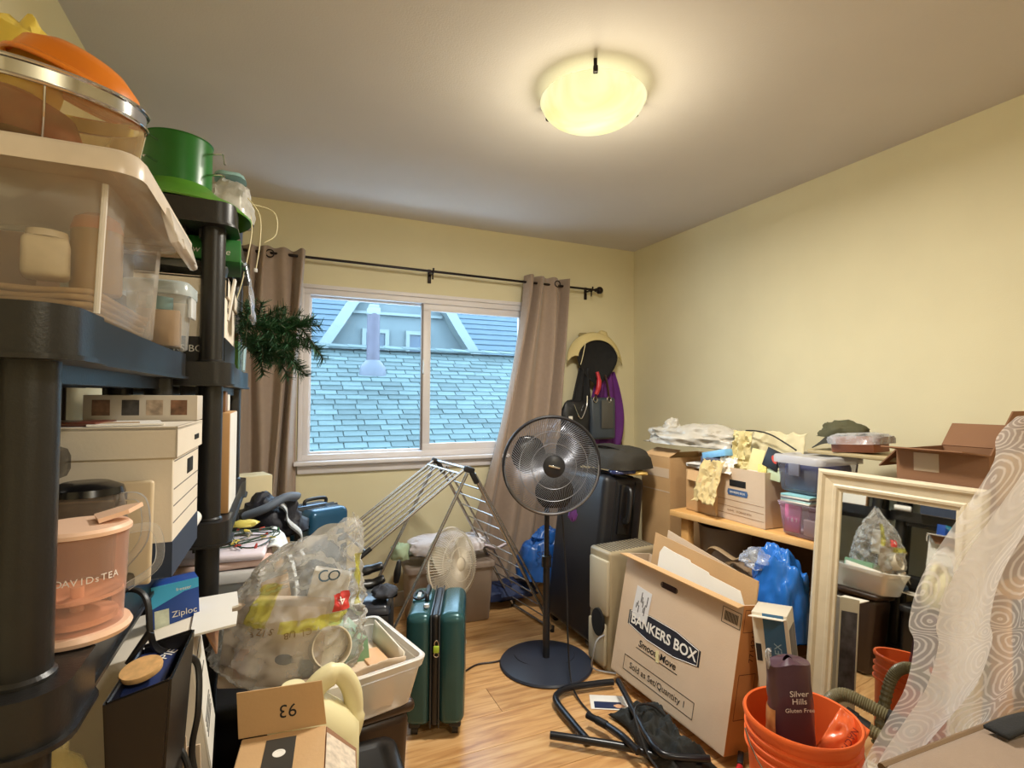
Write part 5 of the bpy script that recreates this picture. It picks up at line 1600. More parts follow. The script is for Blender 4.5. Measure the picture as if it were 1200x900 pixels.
def crumple(name, label, loc, rot, w, h, m, seed, cat='paper', amp=0.02, fr=2.6, droop=0.0):
    b = B()
    def f(u, v):
        q = Vector((u * fr, v * fr * h / w, seed))
        n_ = (1 - 2 * abs(noise.noise(q))) * 0.6 + (1 - 2 * abs(noise.noise(q * 2.1))) * 0.4
        e = 1 - 0.25 * abs(noise.noise(Vector((v * 4, seed, 1)))) 
        return ((u - 0.5) * w * e, (v - 0.5) * h * (1 - 0.2 * abs(noise.noise(Vector((u * 4, seed, 3))))), amp * n_ - droop * (v - 0.2) ** 2)
    b.grid(f, 26, 26)
    o = b.make(name, m, None, 25, loc=loc, rot=rot, solid=0.002)
    return tag(o, label, cat)


M_kp = mat('kraft_paper', (206, 182, 128), 0.75, var=0.06, scale=12)
M_yp = mat('yellowed_paper', (206, 192, 140), 0.7, var=0.12, scale=16)
crumple('crumpled_paper', 'crumpled kraft paper hanging over the desk carton front', (1.905, 1.935, 0.905), (72, 0, -95), 0.16, 0.22, M_kp, 3.0)
crumple('crumpled_paper', 'crumpled yellowed paper bag standing in the kraft file box', (2.02, 1.845, 1.045), (80, 10, -88), 0.10, 0.22, M_yp, 5.0, amp=0.028)
crumple('paper_bag', 'pale crumpled paper sack at the back of the kraft file box', (2.10, 1.72, 1.055), (72, 0, -85), 0.27, 0.21, mat('pale_sack', (206, 194, 156), 0.7, var=0.06), 8.0, cat='bag', amp=0.02, fr=2.0)
crumple('tissue_paper', 'white crumpled tissue at the left edge of the kraft file box', (1.955, 1.875, 0.985), (55, 0, -90), 0.10, 0.09, M_paper, 11.0)
for (lab, loc, rot, dim, m) in (
        ('pale yellow note card leaning in the kraft file box', (1.975, 1.745, 0.972), (-14, 6, -92), (0.075, 0.003, 0.11), mat('yellow_card', (222, 212, 150), 0.6)),
        ('small yellow coupon with black print in the kraft file box', (1.962, 1.685, 0.965), (-12, -8, -92), (0.045, 0.003, 0.055), mat('yellow_card2', (226, 206, 120), 0.6, var=0.3, scale=90)),
        ('pale green banknote sticking out of the kraft file box', (1.965, 1.635, 0.955), (-10, 4, -95), (0.085, 0.003, 0.05), mat('green_note', (186, 200, 166), 0.6)),
        ('pink envelope lying on the file box edge', (1.945, 1.735, 0.965), (-62, 0, -92), (0.08, 0.003, 0.05), mat('pink_env', (226, 196, 190), 0.6))):
    tag(B().box((0, 0, dim[2] / 2), dim, bev=0.0008).make('note_card', m, None, loc=loc, rot=rot), lab, 'card')
bcd = thing('gift_card', 'black card with red emblem standing in the kraft file box', 'card', (1.968, 1.652, 1.005), (-10, 16, -92))
B().box((0, 0, 0.042), (0.085, 0.003, 0.085), bev=0.001).make('card', M_black, bcd)
B().lathe([(0, 0), (0.022, 0), (0.022, 0.001)], 20, M=face_M((0.012, -0.0018, 0.045), (0.8, 0, -0.5), (0.5, 0, 0.8)) @ Matrix.Diagonal((1, 0.55, 1, 1))).make('red_emblem', mat('emblem_red', (206, 74, 54), 0.5), bcd)
tag(B().tube(catmull([(2.06, 1.86, 1.155), (2.05, 1.78, 1.157), (2.04, 1.70, 1.145), (2.03, 1.62, 1.115), (2.02, 1.56, 1.09)], 6), 0.0035, 6).make('black_wire', M_black, None), 'thin black wire arching over the paper sack', 'wire')
# two clear bins
pb = tote('plastic_bin', 'clear plastic bin of pink things on the desk beside the mirror', (2.075, 1.492, ZD + 0.001), (0, 0, -88), 0.175, 0.25, 0.195, 0.28, 0.138, clear('bin_plastic', (226, 210, 226), 0.22, 0.15, tint=(250, 240, 250), fres=0.7), rim=0.008, rimh=0.014)
pkb = thing('pink_book', 'bright pink booklet inside the lower clear bin', 'book', (1.972, 1.545, ZD + 0.012), (-6, 0, -88))
B().box((0, 0, 0.055), (0.07, 0.012, 0.11), bev=0.001).make('cover', mat('hot_pink', (214, 96, 150), 0.5), pkb)
text('lettering', '1 & 3', 0.022, M_paper, pkb, face_M((0.002, -0.0066, 0.05), (1, 0, 0), (0, 0, 1)))
tag(B().box((0, 0, 0.05), (0.10, 0.10, 0.10), bev=0.002).make('plum_box', mat('plum', (134, 74, 110), 0.5), None, loc=(2.09, 1.47, ZD + 0.012), rot=(0, 0, -90)), 'plum coloured box inside the lower clear bin', 'box')
tag(B().box((0, 0, 0.032), (0.085, 0.02, 0.064), bev=0.001).make('white_card_box', M_paper, None, loc=(1.976, 1.445, ZD + 0.012), rot=(0, 0, -90)), 'white card inside the front of the lower clear bin', 'card')
for k in range(5):
    tag(B().box((0, 0, 0.003), (0.13, 0.09, 0.006), bev=0.0008).make('disc_case', [M_paper, mat('pale_aqua', (186, 222, 222), 0.4), mat('grey_case', (120, 122, 130), 0.4), M_paper, mat('aqua_case', (150, 206, 214), 0.35)][k], None, loc=(1.975, 1.50, ZD + 0.142 + 0.0066 * k), rot=(0, 0, -90 + 3 * (k % 3))),
        ['bottom case of the stack between the two clear bins', 'second case from the bottom between the two clear bins', 'middle case of the stack between the two clear bins', 'fourth case from the bottom between the two clear bins', 'top aqua case of the stack between the two clear bins'][k], 'case', 'cases between the bins')
tag(B().box((0, 0, 0.017), (0.16, 0.10, 0.034), bev=0.002).make('beige_case', mat('beige_case', (196, 176, 148), 0.5), None, loc=(2.12, 1.45, ZD + 0.142), rot=(0, 0, -90)), 'beige flat box between the two clear bins', 'box')
ub = tote('plastic_bin', 'clear plastic bin of dark blue fabric stacked above the pink one', (2.085, 1.51, ZD + 0.178), (0, 0, -88), 0.18, 0.24, 0.20, 0.27, 0.145, clear('bin_plastic2', (214, 218, 236), 0.20, 0.12, tint=(240, 242, 252), fres=0.8), rim=0.008, rimh=0.014, lid=clear('bin_lid', (214, 214, 220), 0.6, 0.2))
B().box((0.0, -0.150, 0.10), (0.05, 0.010, 0.05), bev=0.004).make('latch', mat('grey_latch', (110, 112, 128), 0.4), ub)
tag(B().box((0, 0, 0.055), (0.165, 0.22, 0.11), bev=0.02, seg=3).make('blue_cloth', mat('indigo_cloth', (66, 78, 136), 0.8, var=0.2), None, loc=(2.085, 1.51, ZD + 0.188), rot=(0, 0, -88)), 'folded dark blue fabric inside the upper clear bin', 'fabric')
ztop = ZD + 0.178 + 0.158
tag(B().box((0, 0, 0.010), (0.36, 0.26, 0.018), bev=0.006).make('flat_tray', mat('khaki_tray', (176, 158, 118), 0.5), None, loc=(2.20, 1.37, ztop), rot=(0, 0, -90)), 'flat khaki tray under the brown leather box', 'tray')
lb = thing('leather_box', 'reddish brown box in clear wrap on the clear bin', 'box', (2.13, 1.36, ztop + 0.021), (0, -4, -84))
B().box((0, 0, 0.032), (0.16, 0.12, 0.062), bev=0.004).make('carton', mat('reddish_brown', (132, 80, 56), 0.45, var=0.1), lb)
B().blob((0, 0, 0.034), (0.10, 0.085, 0.042), 28, 16, 0.12, 2.4, 61, 0.5, flat=0.0).make('wrap', M_film, lb, 60)
hc = thing('olive_cap', 'olive green fabric cap heaped behind the brown box', 'cap', (2.20, 1.47, ztop + 0.022), (0, 0, 10))
B().blob((0, 0, 0.05), (0.085, 0.10, 0.065), 32, 18, 0.2, 2.0, 63, 0.9, flat=0.0).make('crown', mat('olive_cloth', (80, 78, 54), 0.85, var=0.1), hc, 60)
B().grid(lambda u, v: (-0.06 - 0.07 * v, -0.07 + 0.14 * u, 0.025 - 0.02 * v + 0.05 * math.sin(math.pi * u) * (1 - 0.5 * v)), 14, 6).make('brim', mat('dark_olive', (50, 50, 42), 0.8), hc, 60, solid=0.004)

# open brown carton at the near end of the desk
ob = thing('open_carton', 'open dark brown carton with raised flaps above the mirror', 'box', (2.175, 1.035, ZD), (0, 0, -88))
ow, od, oh = 0.265, 0.30, 0.395
open_carton(ob, ow, od, oh, M_brownbox)
B().box((-0.04, -od / 2 - 0.0008, 0.355), (0.075, 0.001, 0.062)).make('pale_label', mat('pale_label', (190, 168, 142), 0.6), ob)
B().prism([(-od / 2, 0), (od / 2, 0), (od / 2 - 0.02, 0.10), (-od / 2 + 0.02, 0.10)], 0, 0.004, M=face_M((-ow / 2, 0, oh), (0, -1, 0), (-0.62, 0, -0.60))).make('flap', M_brownbox, ob)
B().prism([(-od / 2, 0), (od / 2, 0), (od / 2 - 0.01, 0.15), (-od / 2 + 0.01, 0.15)], 0, 0.004, M=face_M((ow / 2, 0, oh), (0, 1, 0), (0.35, 0, 0.94))).make('flap', M_brownbox, ob)
B().prism([(-ow / 2, 0), (ow / 2, 0), (ow / 2 - 0.01, 0.10), (-ow / 2 + 0.01, 0.10)], 0, 0.004, M=face_M((0, od / 2, oh), (1, 0, 0), (0, 0.35, 0.5))).make('flap', M_brownbox, ob)
B().prism([(-ow / 2, 0), (ow / 2, 0), (ow / 2 - 0.04, 0.07), (-ow / 2 - 0.02, 0.06)], 0, 0.004, M=face_M((0, -od / 2, oh), (1, 0, 0), (0, -0.35, 0.06))).make('flap', M_brownbox, ob)
tag(B().box((0, 0, 0.19), (0.11, 0.20, 0.37), bev=0.02, seg=3).make('black_box', M_black, None, loc=(2.17, 1.085, ZD + 0.006), rot=(0, 3, -84)), 'black case inside the open brown carton', 'case')
tag(B().box((0, 0, 0.215), (0.10, 0.004, 0.43)).make('white_sheet', M_paper, None, loc=(2.25, 1.03, ZD + 0.006), rot=(6, 34, -86)), 'white sheet sticking up from the open brown carton', 'paper')
tag(B().box((0, 0, 0.20), (0.03, 0.22, 0.40), bev=0.002).make('kraft_insert', M_kraft, None, loc=(2.17, 0.965, ZD + 0.006), rot=(0, 10, -84)), 'kraft insert standing in the open brown carton', 'cardboard')

# under the desk
tag(B().lathe([(0, 0), (0.10, 0), (0.125, 0.42), (0.13, 0.425), (0.12, 0.425), (0.098, 0.01), (0, 0.01)], 32).make('waste_basket', mat('grey_brown_plastic', (128, 112, 98), 0.5), None, loc=(2.06, 1.99, 0.25)), 'grey brown waste basket under the far end of the desk', 'basket')
tag(B().box((0, 0, 0.123), (0.40, 0.56, 0.246), bev=0.004).make('under_desk_carton', M_kraft, None, loc=(2.10, 1.80, 0.001)), 'kraft carton under the desk below the brown bags', 'box')
b = B().blob((0, 0, 0.12), (0.15, 0.24, 0.16), 48, 22, 0.22, 2.4, 71, 0.85, flat=0.0)
tag(b.make('brown_bags', mat('brown_soft_bag', (134, 108, 78), 0.6, var=0.15, bump=0.2, bscale=60), None, 60, loc=(2.03, 1.76, 0.25)), 'soft brown fabric bag heaped under the desk', 'bag')
tag(B().tube(catmull([(1.92, 1.97, 0.54), (1.90, 1.90, 0.60), (1.92, 1.80, 0.57), (1.88, 1.70, 0.60), (1.90, 1.58, 0.53)], 6), 0.018, 8, flat=0.5).make('bag_strap', mat('tan_strap', (158, 132, 98), 0.6), None), 'tan strap across the soft brown bag', 'strap')
b = B().blob((0, 0, 0.02), (0.06, 0.07, 0.04), 20, 12, 0.3, 2.4, 73)
tag(b.make('white_wrapper', M_film, None, 60, loc=(1.835, 1.60, 0.62)), 'crinkled clear wrapper beside the blue bag', 'wrapper')
tag(B().box((0, 0, 0.2), (0.22, 0.34, 0.40), bev=0.006).make('support_carton', M_kraft, None, loc=(2.10, 1.24, 0.001)), 'kraft carton behind the mirror under the desk', 'box')
b = B().blob((0, 0, 0.36), (0.10, 0.125, 0.36), 64, 48, 0.13, 2.2, 75, 0.8, flat=0.0, ridge=False)
tag(b.make('blue_bag', mat('bright_blue_film', (40, 110, 196), 0.28, var=0.15, scale=8), None, 60, loc=(1.875, 1.53, 0.001)), 'crumpled bright blue plastic bag under the desk', 'bag')

# blue and white product box between big carton and mirror
tb2 = thing('product_carton', 'white and blue product carton standing beside the big box', 'box', (1.672, 1.325, 0.001), (3, -5, -62))
B().box((0, 0, 0.28), (0.115, 0.10, 0.56), bev=0.001).make('carton', mat('offwhite_box', (206, 196, 176), 0.55), tb2)
B().box((0.012, -0.0508, 0.36), (0.068, 0.001, 0.40)).make('blue_panel', mat('petrol_blue', (44, 96, 134), 0.45), tb2)
B().box((-0.045, -0.0508, 0.42), (0.018, 0.001, 0.06)).make('dark_logo', M_ink, tb2)
text('lettering', 'CYBREX', 0.034, mat('pale_blue_ink', (150, 186, 206), 0.5), tb2, face_M((0.02, -0.0520, 0.40), (0, 0, 1), (-1, 0, 0)))
text('lettering', 'HIGH POWER', 0.014, M_paper, tb2, face_M((-0.008, -0.0520, 0.40), (0, 0, 1), (-1, 0, 0)))
B().box((0.0, -0.075, 0.556), (0.11, 0.055, 0.003), rot=(-18, 0, 0)).make('open_flap', M_whitebox, tb2)
B().box((0.0582, 0, 0.36), (0.001, 0.08, 0.30)).make('picture_side', mat('dark_picture', (72, 70, 76), 0.4, var=0.6, scale=26), tb2)

# ================================================================== big moving carton leaning on the heater
bx = thing('moving_box', 'big kraft moving carton with dark banner logo leaning on the floor', 'box', (1.504, 1.741, 0.040), (-9.3, 2.2, -85.6))
BW, BD, BH = 0.631, 0.135, 0.530
open_carton(bx, BW, BD, BH, M_kraft2, th=0.005)
fy = -BD / 2 - 0.0006
side = B().box((BW / 2 + 0.0006, 0, BH / 2), (0.001, BD, BH)).make('side_panel', mat('orange_kraft', (186, 128, 74), 0.8, var=0.06), bx)


def FM(u, v, k=0.0):
    """front face position: u 0..1 left to right, v 0..1 top to bottom"""
    return face_M(((u - 0.5) * BW, fy - k, (1 - v) * BH), (1, 0, 0), (0, 0, 1))


# banner: lens shaped hexagon
hexo = [(-0.205, 0.030), (-0.08, 0.052), (0.08, 0.052), (0.205, 0.030), (0.205, -0.030), (0.08, -0.052), (-0.08, -0.052), (-0.205, -0.030)]
MB = FM(0.43, 0.50)
B().prism(hexo, 0, 0.0006, M=MB).make('banner', mat('banner_navy', (30, 32, 44), 0.6), bx)
b = B()
n = len(hexo)
for i in range(n):
    a, c = Vector((*hexo[i], 0)) * 0.955, Vector((*hexo[(i + 1) % n], 0)) * 0.955
    b.tube([MB @ (a + Vector((0, 0, 0.001))), MB @ (c + Vector((0, 0, 0.001)))], 0.0012, 4)
b.make('banner_outline', M_paper, bx)
text('lettering', 'BANKERS BOX', 0.058, M_paper, bx, FM(0.43, 0.50, 0.0012), sx=0.98, off=0.0012)
text('lettering', 'SmoothMove', 0.040, M_ink, bx, FM(0.41, 0.655, 0.0006), shear=0.15, off=0.0006)
B().box((0, 0, 0), (0.24, 0.003, 0.0008), M=FM(0.41, 0.70)).make('printed_line', M_ink, bx)
text('lettering', 'Sold as Set/Quantity 1', 0.036, M_ink, bx, FM(0.44, 0.865, 0.0006))
b = B()
for (dx, dy, sx, sy) in ((0, 0.031, 0.40, 0.0022), (0, -0.031, 0.40, 0.0022), (-0.2, 0, 0.0022, 0.062), (0.2, 0, 0.0022, 0.062)):
    b.box((dx, dy, 0), (sx, sy, 0.0008), M=FM(0.44, 0.865))
b.make('text_frame', M_ink, bx)
lbm = FM(0.215, 0.355, 0.0008) @ Matrix.Rotation(R(-4), 4, 'Z')
sh_l = B().box((0, 0, 0), (0.095, 0.135, 0.001), M=lbm).make('shipping_label', mat('label_paper', (216, 214, 214), 0.6), bx)
b = B()
random.seed(4)
for k in range(9):
    b.box((-0.03 + 0.0075 * k, random.uniform(-0.03, 0.035), 0.0008), (0.004, random.uniform(0.02, 0.05), 0.0006), M=lbm)
b.make('printed_code', M_ink, sh_l)
b = B().box((0, 0, 0), (0.075, 0.024, 0.0012), M=FM(0.435, 0.12))
b.lathe([(0, 0), (0.012, 0), (0.012, 0.0012)], 16, M=FM(0.435, 0.12) @ Matrix.Translation((0.036, 0, -0.0006)))
b.lathe([(0, 0), (0.012, 0), (0.012, 0.0012)], 16, M=FM(0.435, 0.12) @ Matrix.Translation((-0.036, 0, -0.0006)))
b.make('handle_hole', mat('hole_shadow', (46, 22, 18), 0.9), bx)
b = B()
for k in range(12):
    b.box((-0.028 + 0.005 * k, 0, 0), (0.0025, 0.034, 0.0008), M=FM(0.93, 0.115))
b.make('barcode', M_ink, bx)
b = B()
for (dx, dy, sx, sy) in ((0, 0.028, 0.082, 0.002), (0, -0.028, 0.082, 0.002), (-0.04, 0, 0.002, 0.056), (0.04, 0, 0.002, 0.056)):
    b.box((dx, dy, 0), (sx, sy, 0.0008), M=FM(0.93, 0.115))
b.make('barcode_frame', M_ink, bx)
B().box((0, 0, 0), (0.018, 0.045, 0.001), M=FM(0.42, 0.665, 0.001) @ Matrix.Rotation(R(12), 4, 'Z')).make('torn_sticker', mat('cream_sticker', (222, 210, 160), 0.6), bx)
sm = face_M((BW / 2 + 0.0014, 0.01, BH * 0.72), (0, 0, 1), (0, -1, 0))
text('lettering', '7714219', 0.034, mat('rust_ink', (96, 52, 26), 0.7), bx, sm)
b = B()
for (dx, dy, sx, sy) in ((0.11, 0.0, 0.002, 0.05), (0.03, 0.0, 0.002, 0.05), (0.07, 0.025, 0.08, 0.002), (0.07, -0.025, 0.08, 0.002)):
    b.box((dx, dy, 0), (sx, sy, 0.0008), M=face_M((BW / 2 + 0.0014, -0.03, BH * 0.76), (0, 0, 1), (0, -1, 0)))
for (dx, dy, sx, sy) in ((-0.08, 0.0, 0.002, 0.09), (0.08, 0.0, 0.002, 0.09), (0.0, 0.045, 0.16, 0.002), (0.0, -0.045, 0.16, 0.002)):
    b.box((dx, dy, 0), (sx, sy, 0.0008), M=face_M((BW / 2 + 0.0014, 0.0, BH * 0.38), (0, 0, 1), (0, -1, 0)))
b.make('side_print', mat('rust_ink', (96, 52, 26)), bx)
B().prism([(-BW / 2, 0), (BW / 2, 0), (BW / 2 + 0.005, 0.036), (-BW / 2 - 0.012, 0.036)], 0, 0.004, M=face_M((0, -BD / 2 - 0.001, BH), (1, 0, 0), (0, -0.85, -0.12))).make('front_flap', M_kraft, bx)
B().prism([(-BW / 2 + 0.07, 0), (BW / 2 - 0.01, 0), (BW / 2 - 0.015, 0.60), (-BW / 2 + 0.07, 0.635)], 0, 0.005, M=face_M((0, 0.02, 0.012), (1, 0, 0), (0, 0, 1))).make('inner_panel', M_kraft, bx)
B().prism([(-BW / 2 + 0.11, 0), (BW / 2 - 0.03, 0), (BW / 2 - 0.03, 0.585), (-BW / 2 + 0.12, 0.66)], 0, 0.004, M=face_M((0, 0.045, 0.012), (1, 0, 0), (0, 0, 1))).make('rear_panel', M_kraft2, bx)
wi = [(-BW / 2 + 0.16, 0), (BW / 2 - 0.02, 0), (BW / 2 - 0.02, 0.50), (BW / 2 - 0.05, 0.552), (0.12, 0.562), (0.115, 0.570), (0.02, 0.580), (0.015, 0.588), (-0.08, 0.594), (-BW / 2 + 0.18, 0.602), (-BW / 2 + 0.16, 0.57)]
B().prism(wi, 0, 0.004, M=face_M((0, -0.030, 0.012), (1, 0, 0), (0, 0, 1))).make('white_insert', M_paper, bx)

# beige dehumidifier between suitcase and box
hu = thing('dehumidifier', 'beige plastic dehumidifier with vented top behind the big carton', 'dehumidifier', (1.585, 2.195, 0.001), (0, 0, 4))
M_bei = mat('beige_appliance', (158, 144, 116), 0.45, var=0.04)
B().box((0.01, 0, 0.285), (0.31, 0.165, 0.57), bev=0.018, seg=4).make('housing', M_bei, hu)
b = B()
for k in range(14):
    b.box((-0.12 + 0.02 * k, 0, 0.5705), (0.008, 0.13, 0.003))
b.make('vent_slat', mat('vent_dark', (84, 78, 70), 0.6), hu)
B().box((-0.150, -0.01, 0.40), (0.022, 0.14, 0.26), bev=0.008).make('front_panel', mat('ivory_panel', (186, 176, 152), 0.4), hu)
B().lathe([(0, 0), (0.05, 0), (0.05, 0.012), (0, 0.012)], 24, M=face_M((-0.160, -0.02, 0.23), (0, -1, 0), (0, 0, 1)) @ Matrix.Diagonal((0.9, 1.3, 1, 1))).make('tank_grip', M_dark, hu)
B().box((-0.154, 0.0, 0.13), (0.02, 0.13, 0.20), bev=0.01).make('water_tank', mat('ivory_panel', (214, 204, 184)), hu)
B().tube(catmull([(-0.16, -0.06, 0.18), (-0.21, -0.07, 0.17), (-0.225, -0.06, 0.10), (-0.20, -0.03, 0.02), (-0.12, -0.10, 0.008)], 6), 0.004, 6).make('hose', mat('grey_cord', (150, 150, 152), 0.5), hu)

# large black suitcase behind it
ls = thing('suitcase', 'large black fabric suitcase standing behind the dehumidifier', 'suitcase', (1.585, 2.545, 0.001), (-7, 0, -88), group='hard shell suitcases')
del ls['group']
M_bs = mat('suitcase_fabric', (28, 29, 34), 0.42, var=0.15, bump=0.1, bscale=300)
B().box((0, 0, 0.46), (0.46, 0.27, 0.86), bev=0.035, seg=4).make('body', M_bs, ls, 60)
b = B()
for yy in (-0.062, 0.062):
    b.tube([(-0.20, yy, 0.893), (0.20, yy, 0.893), (0.2325, yy, 0.86), (0.2325, yy, 0.08)], 0.004, 6)
b.make('zipper', M_dark, ls)
B().box((0.236, 0.0, 0.72), (0.014, 0.075, 0.26), bev=0.006).make('side_panel', mat('black_vinyl', (22, 21, 22), 0.3), ls)
B().tube(catmull([(0.240, 0, 0.83), (0.268, 0, 0.81), (0.268, 0, 0.68), (0.240, 0, 0.66)], 5), 0.011, 8, flat=1.6).make('side_handle', M_black, ls)
for sx in (-0.18, 0.18):
    for sy in (-0.09, 0.09):
        B().cyl((sx - 0.014, sy, 0.026), (sx + 0.014, sy, 0.026), 0.026, seg=16).make('wheel', M_black, ls)
df = thing('duffel_bag', 'soft black duffel bag on top of the black suitcase', 'bag', (1.725, 2.47, 0.842), (0, 0, -80))
B().blob((0, 0, 0.085), (0.20, 0.14, 0.115), 40, 22, 0.06, 1.6, 81, 0.6, flat=0.0).make('fabric', mat('duffel_fabric', (44, 40, 32), 0.8, var=0.12, bump=0.2, bscale=200), df, 60)
B().tube(catmull([(-0.12, -0.05, 0.18), (-0.06, -0.09, 0.20), (0.06, -0.09, 0.20), (0.12, -0.05, 0.18)], 6), 0.012, 8, flat=0.4).make('handle', M_black, df)
po = thing('shiny_pouch', 'shiny dark blue pouch with yellow end on the black suitcase', 'pouch', (1.70, 2.322, 0.880), (0, 0, -12))
B().blob((-0.02, 0, 0.028), (0.075, 0.045, 0.034), 28, 14, 0.10, 2.0, 83, 0.85, flat=0.0).make('pouch', mat('navy_gloss', (48, 56, 96), 0.18, var=0.2), po, 60)
B().blob((0.062, 0, 0.018), (0.055, 0.035, 0.022), 24, 12, 0.2, 2.4, 85, 0.9, flat=0.0).make('yellow_end', mat('straw_print', (222, 186, 110), 0.5, var=0.15, scale=40), po, 60)

# ================================================================== things hanging on the back wall hook
hk = thing('wall_hook', 'small dark wall hook behind the hanging hat', 'hook', (2.09, YB - 0.002, 1.66))
B().box((0, -0.004, 0), (0.03, 0.008, 0.06), bev=0.002).make('plate', M_brownmetal, hk)
B().tube(catmull([(0, -0.006, -0.01), (0, -0.022, -0.02), (0, -0.034, -0.012), (0, -0.036, 0.005)], 5), 0.006, 8).make('prong', M_brownmetal, hk)
ht = thing('bucket_hat', 'cream brimmed hat hung up showing its black lining', 'hat', (2.09, 3.225, 1.60))
M_hat = mat('cream_cotton', (214, 196, 140), 0.85, var=0.05, bump=0.1, bscale=250)
b = B()
# lining: shallow almond shaped hollow facing the room
def almond(u, v, s_=1.0, dz=0.0):
    a = 2 * math.pi * u
    rx, rzt, rzb = 0.172, 0.130, 0.205
    cx_ = math.cos(a)
    sz = math.sin(a)
    x = rx * cx_ * s_ * v
    z = (rzt if sz > 0 else rzb) * math.copysign(abs(sz) ** 1.25, sz) * s_ * v
    if sz < 0:
        x *= 1 - 0.55 * abs(sz) ** 3
    return x, z
b.grid(lambda u, v: (almond(u, v)[0] + 0.005, -0.02 + 0.038 * (1 - v * v) * 1.0 - 0.03 * v * v * (abs(math.cos(2 * math.pi * u)) ** 2) * 0 , almond(u, v)[1]), 40, 10, wrap=True)
b.make('lining', M_blackcloth, ht, 60, solid=0.002)
b = B()


def brim(u, v):
    ca, sa = math.cos(math.pi * u), math.sin(math.pi * u)
    xi, zi = 0.168 * ca, 0.122 * sa ** 1.1
    xo, zo = 0.232 * ca, 0.178 * sa ** 0.75 - 0.045 * abs(ca) ** 3
    return (0.005 + xi + (xo - xi) * v, -0.034 + 0.045 * v + 0.012 * math.sin(9 * u) * v, zi + (zo - zi) * v + 0.02 * math.sin(math.pi * v) * abs(ca))


b.grid(brim, 44, 8)
b.make('brim', M_hat, ht, 60, solid=0.004)
b = B().blob((-0.005, 0.045, 0.115), (0.105, 0.035, 0.065), 36, 16, 0.14, 2.0, 91, 0.9)
b.make('crown', M_hat, ht, 60)
B().blob((0.075, 0.025, 0.165), (0.045, 0.022, 0.035), 24, 12, 0.2, 2.0, 92).make('crown_fold', M_hat, ht, 60)
B().blob((-0.09, 0.02, 0.155), (0.042, 0.018, 0.020), 24, 12, 0.2, 2.0, 93).make('crown_fold', mat('olive_fold', (150, 136, 92), 0.85), ht, 60)
B().tube(catmull([(-0.115, -0.05, 0.10), (-0.14, -0.055, 0.0), (-0.155, -0.05, -0.06)], 6), 0.003, 6).make('chin_cord', M_cream, ht)
pu = thing('purple_garment', 'purple cloth garment hanging on the wall hook', 'garment', (2.20, 3.225, 1.23))
b = B()
b.grid(lambda u, v: ((u - 0.5) * (0.10 + 0.20 * math.sin(math.pi * min(1, v * 0.62 + 0.05))) + 0.03 * v * (1 - v) - 0.02 * v, 0.015 * math.sin(16 * u + 2 * v) + 0.02, 0.27 - 0.55 * v + 0.02 * math.sin(7 * u) * v), 30, 24)
b.make('fabric', mat('purple_cloth', (98, 34, 118), 0.75, var=0.1, scale=12), pu, 60, solid=0.006)
B().box((-0.01, 0.02, 0.265), (0.11, 0.02, 0.03), bev=0.008).make('dark_collar', M_blackcloth, pu)
bs = thing('black_shoulder_bag', 'black shoulder bag with straps hanging left of the leather handbag', 'bag', (1.95, 3.225, 1.10))
b = B()
b.grid(lambda u, v: (-0.06 + 0.085 * (1 - v) + 0.24 * (u - 0.3) * (0.28 + 0.72 * v), 0.012 * math.sin(12 * u) - 0.005, 0.42 - 0.55 * v), 20, 16)
b.make('flap', M_blackcloth, bs, 60, solid=0.012)
B().blob((-0.02, 0.0, 0.02), (0.13, 0.045, 0.17), 32, 20, 0.12, 1.8, 95, 0.8).make('pouch', mat('black_nylon', (28, 29, 33), 0.45, var=0.25), bs, 60)
B().tube(catmull([(-0.07, -0.05, 0.16), (-0.02, -0.06, 0.06), (0.03, -0.055, 0.14), (0.04, -0.05, 0.22)], 6), 0.004, 6).make('cord', M_chrome, bs)
B().box((-0.095, -0.05, 0.055), (0.03, 0.01, 0.045), bev=0.003).make('white_tag', M_paper, bs)
hb = thing('leather_handbag', 'grey leather handbag with brown handles hanging under the hat', 'handbag', (2.105, 3.19, 1.10))
B().box((0.02, 0, 0.06), (0.20, 0.06, 0.30), bev=0.022, seg=3, taper=(1.06, 0.7)).make('body', mat('slate_leather', (66, 74, 84), 0.32, var=0.15), hb, 60)
B().box((0.04, -0.036, 0.09), (0.10, 0.004, 0.20), bev=0.001).make('front_panel', mat('grey_leather', (84, 82, 78), 0.35), hb)
for sx in (-0.06, 0.055):
    B().tube(catmull([(sx, -0.035, 0.20), (sx * 0.75, -0.035, 0.30), (sx * 0.45, -0.025, 0.37)], 6), 0.012, 8, flat=0.4).make('handle', mat('brown_strap', (74, 52, 40), 0.5), hb)
    b = B().tube([(sx + 0.016 * math.cos(t), -0.035, 0.195 + 0.02 * math.sin(t)) for t in [2 * math.pi * k / 16 for k in range(16)]], 0.004, 6, closed=True)
    b.make('ring', M_chrome, hb)
tag(B().tube(catmull([(0, 0, 0.06), (0.010, -0.01, 0.0), (0.0, -0.015, -0.06), (-0.015, -0.01, -0.10)], 6), [0.022] * 6 + [0.03] * 7 + [0.026] * 6, 10, flat=0.6).make('red_scarf', mat('red_satin', (196, 50, 62), 0.4, var=0.2), None, 60, loc=(2.065, 3.165, 1.43)), 'red satin scarf hanging between the handbag handles', 'scarf')
wp = thing('wooden_panel', 'tan wooden panel with dark edge leaning in the room corner', 'panel', (2.395, 3.235, 0.001), (-2, -7, 0))
B().box((0, 0, 0.62), (0.12, 0.018, 1.22), bev=0.002).make('board', mat('tan_wood', (206, 150, 92), 0.5, var=0.08, stretch=(10, 10, 1)), wp)
B().box((0.066, 0, 0.62), (0.012, 0.022, 1.24), bev=0.002).make('dark_edge', mat('dark_edge_wood', (86, 58, 34), 0.5), wp)

